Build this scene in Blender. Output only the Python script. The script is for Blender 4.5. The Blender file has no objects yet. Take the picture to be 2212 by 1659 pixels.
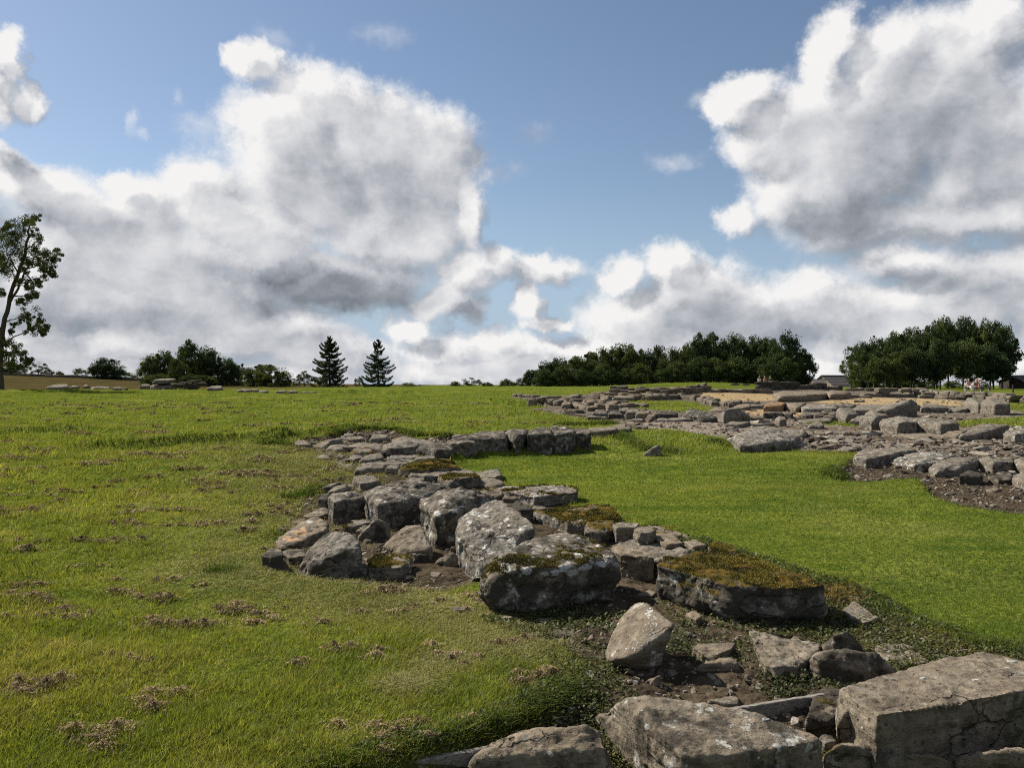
import bpy, math, random
import numpy as np

# ------------------------------------------------------------------ camera, sky, sun, exposure
scn = bpy.context.scene
COL = scn.collection
EYE = 1.6
FPX, CX, CY = 1736.0, 1106.0, 829.5          # the photograph measured as 2212 x 1659
cam_d = bpy.data.cameras.new('camera'); cam = bpy.data.objects.new('camera', cam_d); COL.objects.link(cam)
cam.location = (0, 0, EYE); cam.rotation_euler = (math.pi/2, 0, 0)
cam_d.sensor_width = 36; cam_d.lens = 36*FPX/2212; cam_d.clip_start = 0.05; cam_d.clip_end = 6000
scn.camera = cam
SUN_AZ, SUN_EL = math.radians(-52), math.radians(40)      # azimuth from +Y, negative to the left
scn.view_settings.view_transform = 'Standard'; scn.view_settings.look = 'None'
scn.view_settings.gamma = 1; scn.view_settings.use_curve_mapping = False
scn.view_settings.exposure = 0.9
scn.cycles.filter_width = 1.1; scn.cycles.use_denoising = False
sun_d = bpy.data.lights.new('sun', 'SUN'); sun_d.energy = 5.0; sun_d.angle = math.radians(.55); sun_d.color = (1, .93, .82)
sun = bpy.data.objects.new('sun', sun_d); COL.objects.link(sun)
sdir = (math.sin(SUN_AZ)*math.cos(SUN_EL), math.cos(SUN_AZ)*math.cos(SUN_EL), math.sin(SUN_EL))
sun.rotation_euler = (math.pi/2-SUN_EL, 0, math.pi - SUN_AZ)
from mathutils import Vector
sun.rotation_euler = Vector(sdir).to_track_quat('Z', 'Y').to_euler()
scn.cycles.max_bounces = 5; scn.cycles.diffuse_bounces = 2; scn.cycles.glossy_bounces = 2
scn.cycles.transmission_bounces = 2; scn.cycles.transparent_max_bounces = 4

class NT:
    """small helper to wire shader nodes"""
    def __init__(s, tree): s.t = tree; s.n = tree.nodes; s.l = tree.links
    def node(s, kind, **kw):
        n = s.n.new(kind)
        for k, v in kw.items(): setattr(n, k, v)
        return n
    def put(s, sock, v):
        if hasattr(v, 'is_linked') or hasattr(v, 'links'): s.l.new(v, sock)
        else: sock.default_value = v
    def math(s, op, a, b=None, c=None, clamp=False):
        n = s.node('ShaderNodeMath', operation=op); n.use_clamp = clamp
        for i, v in enumerate((a, b, c)):
            if v is not None: s.put(n.inputs[i], v)
        return n.outputs[0]
    def vmath(s, op, a, b=None, c=None, out=0):
        n = s.node('ShaderNodeVectorMath', operation=op)
        for i, v in enumerate((a, b, c)):
            if v is not None: s.put(n.inputs[i], v)
        return n.outputs[out]
    def noise(s, vec, scale, detail=4, rough=.55, dist=0., kind='FBM'):
        n = s.node('ShaderNodeTexNoise', noise_dimensions='3D', noise_type=kind)
        if vec is not None: s.put(n.inputs['Vector'], vec)
        n.inputs['Scale'].default_value = scale; n.inputs['Detail'].default_value = detail
        n.inputs['Roughness'].default_value = rough; n.inputs['Distortion'].default_value = dist
        return n.outputs[0]
    def ramp(s, fac, lo, hi, a=0., b=1., smooth=True):
        n = s.node('ShaderNodeMapRange', interpolation_type='SMOOTHSTEP' if smooth else 'LINEAR')
        s.put(n.inputs[0], fac); s.put(n.inputs[1], lo); s.put(n.inputs[2], hi); s.put(n.inputs[3], a); s.put(n.inputs[4], b)
        return n.outputs[0]
    def mix(s, fac, a, b, blend='MIX'):
        n = s.node('ShaderNodeMix', data_type='RGBA', blend_type=blend)
        s.put(n.inputs[0], fac); s.put(n.inputs[6], a if not isinstance(a, tuple) else (*a[:3], 1)); s.put(n.inputs[7], b if not isinstance(b, tuple) else (*b[:3], 1))
        return n.outputs[2]

def px_dir(px, py):
    return math.degrees(math.atan((px-CX)/FPX)), math.degrees(math.atan((CY-py)/math.hypot(FPX, px-CX)))

# clouds as (px, py, rx, ry[, thin]) in photograph units, turned into directions of the sky
CLOUDS = [(520,112,52,40),(570,125,60,48),(650,190,100,75),(735,240,95,80),(600,270,140,105),(800,300,140,115),(940,310,105,95),(880,400,175,125),
 (650,400,215,135),(1015,470,48,100),(560,520,175,80),(850,500,190,90),(720,600,255,80),(470,470,95,85),(420,420,105,100),(310,420,105,72),
 (260,375,55,38),(120,430,150,80),(40,380,95,70),(0,330,70,45),(200,540,250,120),(100,640,260,110),(350,680,250,110),(550,720,260,90),(200,760,300,60),
 (700,765,185,60),(60,740,150,80),(30,125,55,55),(55,165,42,45),(20,220,60,55),(85,238,46,42),(-10,180,60,90),
 (905,705,62,42),(965,650,95,42),(1060,745,125,62),(960,755,105,45),(1160,755,62,40),(1000,590,90,55),(1080,565,80,42),(1180,575,85,40),(1140,640,50,60),
 (1100,805,330,50),(1180,690,90,22),(1330,595,62,48),(1435,580,85,62),(1500,645,165,85),(1380,685,140,80),(1600,675,200,80),(1750,650,150,90),(1900,690,250,100),(1290,765,150,55),
 (1450,745,220,75),(2100,640,200,110),(1950,570,150,55),(1800,790,420,60),(1800,75,72,72),(1765,140,60,110),(1900,140,125,105),(1600,195,80,48),
 (1590,235,68,62),(1700,260,145,105),(1645,325,115,62),(1850,300,245,175),(2050,210,190,190),(2150,55,110,85),(2160,350,210,200),(1750,430,165,88),(1590,485,68,48),
 (1900,480,255,72),(2110,480,150,62),(2330,300,200,330),(2300,640,160,200),(-130,560,160,260),(330,560,210,120),(450,640,220,100),(240,470,200,95),(300,815,950,42),(1500,818,950,42),(2300,800,500,60),(-300,800,500,60),(-200,160,120,120)]
WISPS = [(805,85,85,38),(600,78,75,36),(400,215,32,26),(288,250,20,34),(312,277,24,14),(1140,288,48,34),(1090,372,46,30),(1470,352,75,26),(1065,385,60,30),(440,270,60,34),(1520,215,40,26)]
DARKS = [(705,615,265,82,1.0),(820,420,200,60,.42),(690,340,100,60,.34),(1880,470,300,70,.72),(2060,360,240,160,.5),(130,480,170,60,.34),(110,705,150,62,.5),
 (50,345,75,55,.75),(350,700,200,60,.34),(1120,580,90,36,.3),(1560,700,170,60,.42),(1930,600,130,38,.55),(2110,625,130,60,.6),(970,650,90,30,.5),(990,750,90,30,.4),
 (760,730,160,40,.35),(1420,640,70,50,.35),(1720,720,160,40,.34),(0,235,70,40,.3),(2150,760,200,60,.25),(1960,190,120,90,.25)]

LIGHTS = [(650,545,170,42,.8),(490,480,110,70,.9),(560,240,90,110,.8),(640,150,90,60,.7),(930,560,130,50,.8),(900,330,110,60,.5),(1010,430,60,70,.6),(380,620,150,50,.5),(160,420,130,45,.6),(300,740,110,30,.5),
 (910,690,70,35,1.0),(1000,780,150,35,.5),(1330,600,70,50,.5),(1430,570,90,40,.9),(1390,700,60,50,.6),(1580,230,60,60,.5),(1780,110,60,70,.5),(1700,520,120,30,.5),(1980,545,110,26,.9),(2150,480,90,40,.8),(1600,770,200,30,.4),(2000,730,220,40,.4),(110,700,60,25,.3),(60,150,60,70,.6),(740,330,140,34,.55)]

w = bpy.data.worlds.new('World'); scn.world = w; w.use_nodes = True
w.node_tree.nodes.clear()

def cloud_group():
    g = bpy.data.node_groups.new('cloud_field', 'ShaderNodeTree')
    g.interface.new_socket('Dir', in_out='INPUT', socket_type='NodeSocketVector')
    for o in ('Thick', 'Wisp', 'Dark', 'Soft', 'Fine'): g.interface.new_socket(o, in_out='OUTPUT', socket_type='NodeSocketFloat')
    k = NT(g); gi = k.node('NodeGroupInput'); go = k.node('NodeGroupOutput')
    D = k.vmath('NORMALIZE', gi.outputs[0])
    sp = k.node('ShaderNodeSeparateXYZ'); k.l.new(D, sp.inputs[0])
    az = k.math('MULTIPLY', k.math('ARCTAN2', sp.outputs[0], sp.outputs[1]), 57.29578)
    el = k.math('MULTIPLY', k.math('ARCSINE', sp.outputs[2]), 57.29578)
    # warp the directions so that the outlines billow
    wn = k.node('ShaderNodeTexNoise', noise_dimensions='3D'); k.l.new(D, wn.inputs['Vector'])
    wn.inputs['Scale'].default_value = 7; wn.inputs['Detail'].default_value = 8; wn.inputs['Roughness'].default_value = .66
    wv = k.vmath('SUBTRACT', wn.outputs['Color'], (.5, .5, .5))
    cb = k.node('ShaderNodeCombineXYZ'); k.l.new(az, cb.inputs[0]); k.l.new(el, cb.inputs[1])
    P = k.vmath('MULTIPLY_ADD', wv, (6.5, 5.0, 0), cb.outputs[0])
    def field(lst):
        acc = None
        for b in lst:
            u, v = px_dir(b[0], b[1]); rx = b[2]/FPX*57.3*math.cos(math.radians(u))**2; ry = b[3]/FPX*57.3*math.cos(math.radians(u))
            q = k.vmath('MULTIPLY_ADD', P, (1/rx, 1/ry, 0), (-u/rx, -v/ry, 0))
            d = k.vmath('LENGTH', q, out=1)
            acc = d if acc is None else k.math('SMOOTH_MIN', acc, d, .34)
        return acc
    n1 = k.noise(D, 15, 10, .66); n2 = k.noise(k.vmath('MULTIPLY', D, (1, 1, 1.4)), 46, 7, .66)
    det = k.math('ADD', k.math('MULTIPLY', k.math('SUBTRACT', n1, .5), 1.5), k.math('MULTIPLY', k.math('SUBTRACT', n2, .5), .55))
    inside = k.math('SUBTRACT', 1.0, field(CLOUDS))
    # beyond the picture the same broken cumulus goes on
    cov = k.math('SUBTRACT', k.math('MULTIPLY', k.noise(D, 3.1, 3, .5), 5.0), 2.55)
    out_w = k.math('MAXIMUM', k.ramp(k.math('ABSOLUTE', az), 35, 44), k.ramp(el, 27, 36))
    inside = k.math('ADD', k.math('MULTIPLY', inside, k.math('SUBTRACT', 1, out_w)), k.math('MULTIPLY', cov, out_w))
    thick = k.math('ADD', inside, k.math('MULTIPLY', det, .62))
    k.l.new(thick, go.inputs[0])
    low = k.noise(k.vmath('MULTIPLY', D, (1, 1, 1.5)), 9, 5, .55)
    soft = k.math('ADD', k.math('MULTIPLY', k.math('MINIMUM', inside, .55), 1.0), k.math('ADD', k.math('MULTIPLY', k.math('SUBTRACT', low, .5), .62), k.math('MULTIPLY', k.math('SUBTRACT', n1, .5), .28)))
    k.l.new(soft, go.inputs[3])
    k.l.new(k.math('SUBTRACT', k.math('ADD', k.math('MULTIPLY', n1, .6), k.math('MULTIPLY', n2, .4)), .5), go.inputs[4])
    wf = k.math('SUBTRACT', 1.0, field(WISPS))
    k.l.new(k.math('ADD', wf, k.math('MULTIPLY', det, 1.3)), go.inputs[1])
    def spots(lst):
        dk = None
        for b in lst:
            u, v = px_dir(b[0], b[1]); rx = b[2]/FPX*57.3*math.cos(math.radians(u))**2; ry = b[3]/FPX*57.3*math.cos(math.radians(u))
            q = k.vmath('MULTIPLY_ADD', P, (1/rx, 1/ry, 0), (-u/rx, -v/ry, 0))
            d = k.ramp(k.vmath('LENGTH', q, out=1), 1.3, .2, 0, b[4])
            dk = d if dk is None else k.math('MAXIMUM', dk, d)
        return dk
    dk = k.math('SUBTRACT', spots(DARKS), k.math('MULTIPLY', spots(LIGHTS), .45))
    k.l.new(dk, go.inputs[2])
    return g

wk = NT(w.node_tree)
tc = wk.node('ShaderNodeTexCoord')
sky = wk.node('ShaderNodeTexSky', sky_type='NISHITA'); sky.sun_disc = False
sky.sun_elevation = SUN_EL; sky.sun_rotation = SUN_AZ; sky.altitude = 100; sky.air_density = 1.0; sky.dust_density = .25; sky.ozone_density = 1.5
CG = cloud_group()
def cg(vec):
    n = wk.node('ShaderNodeGroup'); n.node_tree = CG; wk.l.new(vec, n.inputs[0]); return n
Dv = tc.outputs['Generated']
c0 = cg(Dv)
c1 = cg(wk.vmath('ADD', Dv, (-.024, 0, .020)))            # a step towards the sun
diff = wk.math('SUBTRACT', c0.outputs[3], c1.outputs[3])
alpha = wk.ramp(c0.outputs[0], -.08, .44)
wisp = wk.math('MULTIPLY', wk.ramp(c0.outputs[1], .0, 1.5), .5)
alpha = wk.math('MAXIMUM', alpha, wisp)
lit = wk.math('ADD', wk.ramp(c0.outputs[3], -.10, .72, .82, .64), wk.math('MULTIPLY', diff, 1.05))
lit = wk.math('SUBTRACT', lit, wk.math('MULTIPLY', c0.outputs[2], wk.ramp(c0.outputs[3], -.1, .5, .18, .44)))
fine_d = wk.math('SUBTRACT', c0.outputs[4], c1.outputs[4])
lit = wk.math('ADD', lit, wk.math('ADD', wk.math('MULTIPLY', fine_d, .16), wk.math('MULTIPLY', c0.outputs[4], .22)))
lit = wk.math('MINIMUM', wk.math('MAXIMUM', lit, .10), 1.0)
ccol = wk.node('ShaderNodeValToRGB'); wk.l.new(lit, ccol.inputs[0])
cr = ccol.color_ramp; cr.elements[0].position = .10; cr.elements[0].color = (.14, .16, .185, 1)
cr.elements[1].position = 1.0; cr.elements[1].color = (.92, .91, .90, 1)
e = cr.elements.new(.42); e.color = (.36, .385, .43, 1)
e = cr.elements.new(.70); e.color = (.64, .65, .68, 1)
bg1 = wk.node('ShaderNodeBackground'); sxyz = wk.node('ShaderNodeSeparateXYZ'); wk.l.new(wk.vmath('NORMALIZE', tc.outputs['Generated']), sxyz.inputs[0])
wk.l.new(wk.mix(wk.ramp(sxyz.outputs[2], .26, .01, 0, .88), wk.mix(1, sky.outputs[0], (1.03, .985, .96), 'MULTIPLY'), (3.6, 4.9, 6.6)), bg1.inputs[0]); bg1.inputs[1].default_value = .054
bg2 = wk.node('ShaderNodeBackground'); wk.l.new(ccol.outputs[0], bg2.inputs[0]); bg2.inputs[1].default_value = .53
mx = wk.node('ShaderNodeMixShader'); wk.l.new(alpha, mx.inputs[0]); wk.l.new(bg1.outputs[0], mx.inputs[1]); wk.l.new(bg2.outputs[0], mx.inputs[2])
wo = wk.node('ShaderNodeOutputWorld'); wk.l.new(mx.outputs[0], wo.inputs[0])
w.cycles.sampling_method = 'MANUAL'; w.cycles.sample_map_resolution = 256

# ------------------------------------------------------------------ helpers
rng = np.random.default_rng(7)
random.seed(7)

def _h(ix, iy, iz, seed):
    h = (ix.astype(np.int64)*374761393 + iy.astype(np.int64)*668265263 + iz.astype(np.int64)*2147483647 + seed*1274126177) & 0xffffffff
    h = ((h ^ (h >> 13)) * 1274126177) & 0xffffffff
    h = ((h ^ (h >> 16)) * 2246822519) & 0xffffffff
    return ((h ^ (h >> 15)) & 0xffffff)/float(0xffffff)

def vnoise(P, seed=0):
    P = np.asarray(P, dtype=np.float64); i = np.floor(P); f = P-i; f = f*f*f*(f*(f*6-15)+10)
    i = i.astype(np.int64); x, y, z = i[:, 0], i[:, 1], i[:, 2]; r = 0
    for dx in (0, 1):
        wx = f[:, 0] if dx else 1-f[:, 0]
        for dy in (0, 1):
            wy = f[:, 1] if dy else 1-f[:, 1]
            for dz in (0, 1):
                wz = f[:, 2] if dz else 1-f[:, 2]
                r = r + wx*wy*wz*_h(x+dx, y+dy, z+dz, seed)
    return r*2-1

def fbm(P, octv=4, seed=0, gain=.5):
    P = np.asarray(P, dtype=np.float64); a = 1.; s = 0; t = 0
    for o in range(octv):
        s = s + a*vnoise(P*(2.03**o)+o*17.3, seed+o); t += a; a *= gain
    return s/t

def fbm2(x, y, sc, octv=3, seed=0):
    return fbm(np.stack([x*sc, y*sc, np.full_like(x, .5)], 1), octv, seed)

def sstep(a, b, x):
    t = np.clip((x-a)/(b-a), 0, 1); return t*t*(3-2*t)

def mk_mesh(name, V, F, mat=None, smooth=True, attr=None):
    """F: (n,3) or (n,4) array of vertex indices"""
    V = np.ascontiguousarray(V, dtype=np.float32); F = np.ascontiguousarray(F, dtype=np.int32)
    me = bpy.data.meshes.new(name); k = F.shape[1]
    me.vertices.add(len(V)); me.vertices.foreach_set('co', V.ravel())
    me.loops.add(F.size); me.loops.foreach_set('vertex_index', F.ravel())
    me.polygons.add(len(F)); me.polygons.foreach_set('loop_start', np.arange(0, F.size, k, dtype=np.int32))
    me.polygons.foreach_set('loop_total', np.full(len(F), k, dtype=np.int32))
    me.polygons.foreach_set('use_smooth', np.full(len(F), smooth, dtype=bool))
    if attr:
        for an, av in attr.items():
            av = np.asarray(av, dtype=np.float32)
            if av.ndim == 1:
                a = me.attributes.new(an, 'FLOAT', 'POINT'); a.data.foreach_set('value', av)
            else:
                if av.shape[1] == 3: av = np.concatenate([av, np.ones((len(av), 1), np.float32)], 1)
                a = me.attributes.new(an, 'FLOAT_COLOR', 'POINT'); a.data.foreach_set('color', np.ascontiguousarray(av).ravel())
    me.update(calc_edges=True); me.validate()
    if mat: me.materials.append(mat)
    return me

def obj(name, me, parent=None, loc=(0, 0, 0), rot=(0, 0, 0), **props):
    o = bpy.data.objects.new(name, me); COL.objects.link(o)
    o.location = loc; o.rotation_euler = rot
    if parent is not None: o.parent = parent
    for k, v in props.items(): o[k] = v
    return o

def thing(name, label, cat, loc=(0, 0, 0), rz=0., group=None):
    o = obj(name, None, None, loc, (0, 0, rz), label=label, category=cat)
    if group: o['group'] = group
    return o

TILES = {'D': (0, 0, 1), '1': (553, 829.5, 4), '2': (1106, 829.5, 4), '3': (1659, 829.5, 4), '4': (829.5, 1078, 4), '5': (1244, 1161, 4),
         '6': (1659, 1244, 4), '7': (1106, 1244, 4), 'L': (0, 655.7, 3.6805), 'M': (546.4, 655.7, 3.6805), 'N': (1092.8, 655.7, 3.6805), 'R': (1639.2, 655.7, 3.8625)}
def P(tile, x, y):
    t = TILES[tile]; return t[0]+x/t[2], t[1]+y/t[2]
def PL(tile, *pts): return [P(tile, *p) for p in pts]

def unproj(px, py, z):
    """the place where a sight line of the photograph meets height z"""
    y = (EYE-z)*FPX/(py-CY); return ((px-CX)/FPX*y, y, z)
# ------------------------------------------------------------------ terrain heights
def h_base(x, y):
    x = np.asarray(x, float); y = np.asarray(y, float)
    r = x/np.maximum(y, .5)
    zl = .0235*np.clip(y-9, 0, 49) + .004*np.clip(y-58, 0, 8)
    zr = .0235*np.clip(y-9, 0, 13) + .0088*np.clip(y-22, 0, 75)
    s = sstep(.12, .36, r)
    z = zl*(1-s)+zr*s
    z = z + .85*np.exp(-((x-17)/9.5)**2-((y-60)/7.5)**2)                        # grassy mound before the wood
    z = z + 2.0*np.clip((-x-44)/50, 0, 1.3)*sstep(72, 150, y)*(1-.8*sstep(170, 400, y))      # brown field rising on the left
    return z - 6*sstep(350, 900, np.hypot(x, y))

def poly_sd(x, y, poly):
    """signed distance to a polygon on the ground, positive inside"""
    poly = np.asarray(poly, float); n = len(poly); d = np.full(x.shape, 1e9); ins = np.zeros(x.shape, bool)
    for i in range(n):
        a = poly[i]; b = poly[(i+1) % n]; e = b-a
        t = np.clip(((x-a[0])*e[0]+(y-a[1])*e[1])/max(e@e, 1e-9), 0, 1)
        d = np.minimum(d, np.hypot(x-a[0]-t*e[0], y-a[1]-t*e[1]))
        c = (a[1] > y) != (b[1] > y)
        with np.errstate(divide='ignore', invalid='ignore'):
            xi = a[0]+(y-a[1])/(b[1]-a[1] if b[1] != a[1] else 1e-9)*e[0]
        ins ^= c & (x < xi)
    return np.where(ins, d, -d)

def march(px, py, hf):
    """where the sight line through (px,py) meets the ground"""
    r = (px-CX)/FPX; s = (py-CY)/FPX
    ys = np.geomspace(1.5, 320, 900)
    g = EYE-s*ys-hf(r*ys, ys); k = np.nonzero(g <= 0)[0]
    if len(k) == 0: y = ys[int(np.argmin(np.where(ys < 70, g, 9)))]
    else:
        i = k[0]
        if i == 0: y = ys[0]
        else:
            t = g[i-1]/(g[i-1]-g[i]+1e-12); y = ys[i-1]+t*(ys[i]-ys[i-1])
    return r*y, y

def ground_poly(pts, hf=h_base): return [march(px, py, hf) for px, py in pts]

LAWN_R = ground_poly(PL('D', (1000,985),(1060,980),(1107,977),(1206,971),(1261,965),(1318,965),(1356,970),(1391,981),(1443,984),(1506,977),(1581,973),(1659,973),(1854,977),
   (1834,992),(1809,1005),(1801,1030),(1834,1038),(1876,1041),(1921,1034),(1984,1032),(1996,1047),(2009,1069),(2041,1079),(2084,1092),(2212,1108),(2420,1135),
   (2420,1420),(2212,1400),(2130,1395),(2000,1350),(1900,1310),(1850,1285),(1790,1262),(1700,1230),(1590,1198),(1490,1168),(1380,1132),(1300,1110),(1238,1090),(1240,1062),(1150,1052),(1080,1036),(1030,1024),(995,1006)))
SOILS = [ground_poly(p) for p in (
   PL('1', (250,545),(420,475),(640,440),(770,405),(900,388),(1230,395),(1420,445),(1700,440),(1900,415),(2180,400),(2212,500),(1900,520),(1500,570),(1400,640),(1250,760),(850,800),(640,700),(470,655),(560,600)),
   PL('D', (575,1215),(600,1150),(655,1080),(690,1050),(745,1025),(800,1040),(1000,1100),(1100,1150),(1340,1250),(1340,1340),(1230,1375),(1180,1390),(1090,1345),(1020,1290),(1045,1240),(960,1262),(830,1262),(720,1250),(640,1243)),
   PL('D', (1090,1330),(1190,1375),(1250,1430),(1235,1490),(1150,1540),(1000,1597),(850,1640),(700,1690),(800,1850),(2500,1850),(2400,1430),(2212,1412),(2130,1400),(2000,1358),(1910,1320),(1870,1290),(1800,1265),(1500,1170),(1340,1240)),
   PL('D', (800,1035),(900,1022),(960,1008),(1020,1030),(1070,1042),(1140,1056),(1225,1068),(1228,1092),(1290,1112),(1370,1136),(1480,1172),(1580,1204),(1690,1242),(1780,1270),(1500,1320),(1340,1260),(1000,1160)),
   PL('3', (770,592),(700,650),(610,710),(575,790),(600,828),(700,838),(870,845),(1050,820),(1300,808),(1355,870),(1410,955),(1530,1000),(1700,1050),(2212,1115),(2900,1200),(2900,480),(2212,380),(1640,400),(1500,480),(900,560)),
   PL('D', (1100,856),(1130,848),(1230,846),(1330,838),(1560,834),(1700,836),(1880,842),(2020,845),(2420,852),(2420,985),(1854,977),(1659,973),(1600,960),(1560,945),(1440,926),(1330,932),(1330,915),(1290,908),(1150,885)),
   )]
TRENCH = ground_poly(PL('D', (1250,1440),(1240,1500),(1150,1548),(1000,1605),(850,1648),(700,1700),(800,1900),(2600,1900),(2500,1440),(2212,1415),(2120,1404),(1990,1372),(1900,1420),(1600,1440),(1400,1450)))
GRASS_IN = [ground_poly(p) for p in (
   PL('2', (850,150),(960,140),(1160,150),(1430,142),(1600,160),(1720,200),(1700,238),(1480,240),(1250,222),(1080,205),(960,190)),
   PL('2', (-60,125),(60,122),(160,150),(260,185),(300,205),(180,215),(-60,228)),
   PL('2', (-60,240),(60,240),(380,285),(700,300),(850,318),(850,345),(700,360),(430,365),(200,375),(-60,385)),
   PL('3', (1640,325),(1800,310),(2212,280),(2700,270),(2700,395),(2212,385),(2080,365),(1900,350),(1640,380)),
   PL('3', (2080,160),(2212,150),(2700,150),(2700,260),(2212,240),(2090,225)),
   PL('3', (1490,62),(1740,52),(2212,62),(2700,62),(2700,100),(2212,100),(2070,90),(1700,72)),
   PL('3', (330,340),(560,330),(780,350),(780,375),(600,360),(330,365)),
   PL('2', (1250,10),(1700,0),(2212,20),(2212,45),(1700,45),(1350,42),(840,60),(500,100),(0,105),(0,60),(700,45)))]
TAN = [ground_poly(p) for p in (
   PL('2', (1380,110),(1500,85),(1700,70),(2100,78),(2300,100),(2300,140),(2000,150),(1850,150),(1780,165),(1640,125)),
   PL('3', (370,150),(700,125),(900,115),(1300,125),(1500,135),(1690,150),(1690,190),(1300,190),(900,175),(560,185)),
   PL('2', (1990,230),(2212,215),(2400,215),(2400,275),(2100,275)), PL('3', (-30,215),(300,215),(330,280),(-30,285)))]
GRAVEL = [ground_poly(p) for p in (
   PL('2', (900,330),(1100,310),(1400,320),(1800,330),(2212,380),(2212,420),(1860,470),(1560,455),(1390,425),(1240,395),(1000,370)),
   PL('3', (-30,440),(300,440),(800,420),(900,470),(780,560),(300,570),(-30,570)), PL('3', (780,470),(1000,450),(1560,500),(2400,530),(2400,620),(1640,590),(1300,545),(800,560)))]
BANKS = [ground_poly(p) for p in (PL('D', (180,975),(260,968),(400,958),(520,952),(640,947)), PL('D', (560,957),(640,945),(720,930),(770,922),(860,922),(930,935)),
         PL('D', (20,938),(90,932),(170,928)), PL('M', (770,708),(950,710),(1200,712)), PL('M', (1890,790),(2000,800),(2212,805)))]

def line_dist(x, y, line):
    d = np.full(x.shape, 1e9); off = np.zeros(x.shape)
    for (ax, ay), (bx, by) in zip(line[:-1], line[1:]):
        ex, ey = bx-ax, by-ay; L2 = ex*ex+ey*ey; t = np.clip(((x-ax)*ex+(y-ay)*ey)/L2, 0, 1)
        dd = np.hypot(x-ax-t*ex, y-ay-t*ey); o = ((y-ay)*ex-(x-ax)*ey)/math.sqrt(L2)
        off = np.where(dd < d, o, off); d = np.minimum(d, dd)
    return d, off

def masks(x, y):
    """share of soil, grey gravel, tan gravel at ground points (0..1)"""
    nz = .10*fbm2(x, y, 2.2, 3, 31) + .05*fbm2(x, y, 9., 2, 37)
    soil = np.zeros_like(x)
    near = y < 90
    xs, ys_, nn = x[near], y[near], nz[near]*np.clip(y[near]/9, .5, 4)
    so = np.zeros_like(xs)
    for i, p in enumerate(SOILS): so = np.maximum(so, sstep(-.05, .07, poly_sd(xs, ys_, p)+nn*(0. if i == 3 else .9 if i in (0, 1, 2) else .45)))
    for p in GRASS_IN: so *= 1-sstep(-.06, .06, poly_sd(xs, ys_, p)+nn*.5)
    soil[near] = so
    gr = np.zeros_like(x); ta = np.zeros_like(x); g = np.zeros_like(xs); t = np.zeros_like(xs)
    for p in GRAVEL: g = np.maximum(g, sstep(-.2, .3, poly_sd(xs, ys_, p)+nn))
    for p in TAN: t = np.maximum(t, sstep(-.2, .25, poly_sd(xs, ys_, p)+nn))
    g = np.maximum(g, .8*sstep(-.1, .3, poly_sd(xs, ys_, SOILS[5])+nn)*(.55+.45*sstep(-.2, .3, fbm2(xs, ys_, .7, 3, 44))))
    gr[near] = g; ta[near] = t
    return soil, gr*soil, ta*soil

def h(x, y):
    x = np.asarray(x, float); y = np.asarray(y, float); shp = x.shape; x = np.atleast_1d(x).ravel(); y = np.atleast_1d(y).ravel()
    z = h_base(x, y)
    f = np.clip(y/12, 0, 1)
    left = 1-sstep(-.5, 2.0, x)
    z = z + fbm2(x, y, .33, 3, 3)*.07*(.35+.65*left)*np.clip(y/6, .3, 2.) + fbm2(x, y, 1.7, 3, 5)*.026*(.35+left)
    n = y < 40
    sd = poly_sd(x[n], y[n], LAWN_R)
    z[n] -= .09*sstep(-.15, .12, sd)*(1-sstep(1.0, 4.0, x[n]))*sstep(10, 14, y[n])
    z[n] -= .30*sstep(-.12, .16, poly_sd(x[n], y[n], TRENCH)+.05*fbm2(x[n], y[n], 2.5, 2, 9))*(1-sstep(3.0, 4.6, y[n]))
    z[n] -= .13*sstep(-.08, .15, poly_sd(x[n], y[n], SOILS[4]))*sstep(-2, 1.0, 15-y[n])
    z[n] -= .07*sstep(-.06, .2, poly_sd(x[n], y[n], SOILS[0]))
    z[n] -= .03*sstep(-.06, .2, poly_sd(x[n], y[n], SOILS[1]))
    m = y < 62
    for i, b in enumerate(BANKS):
        d, o = line_dist(x[m], y[m], b); wd = .35 if i < 3 else 1.6
        z[m] += (.12 if i < 3 else .16)*np.exp(-(d/wd)**2)*np.where(o > 0, 1, .1) - (.07 if i < 3 else .1)*np.exp(-((d)/wd/.6)**2)*np.where(o > 0, 0, 1)
    return z.reshape(shp)

def at(px, py):
    x, y = march(px, py, h); return x, y, float(h(np.array([x]), np.array([y]))[0])

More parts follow.
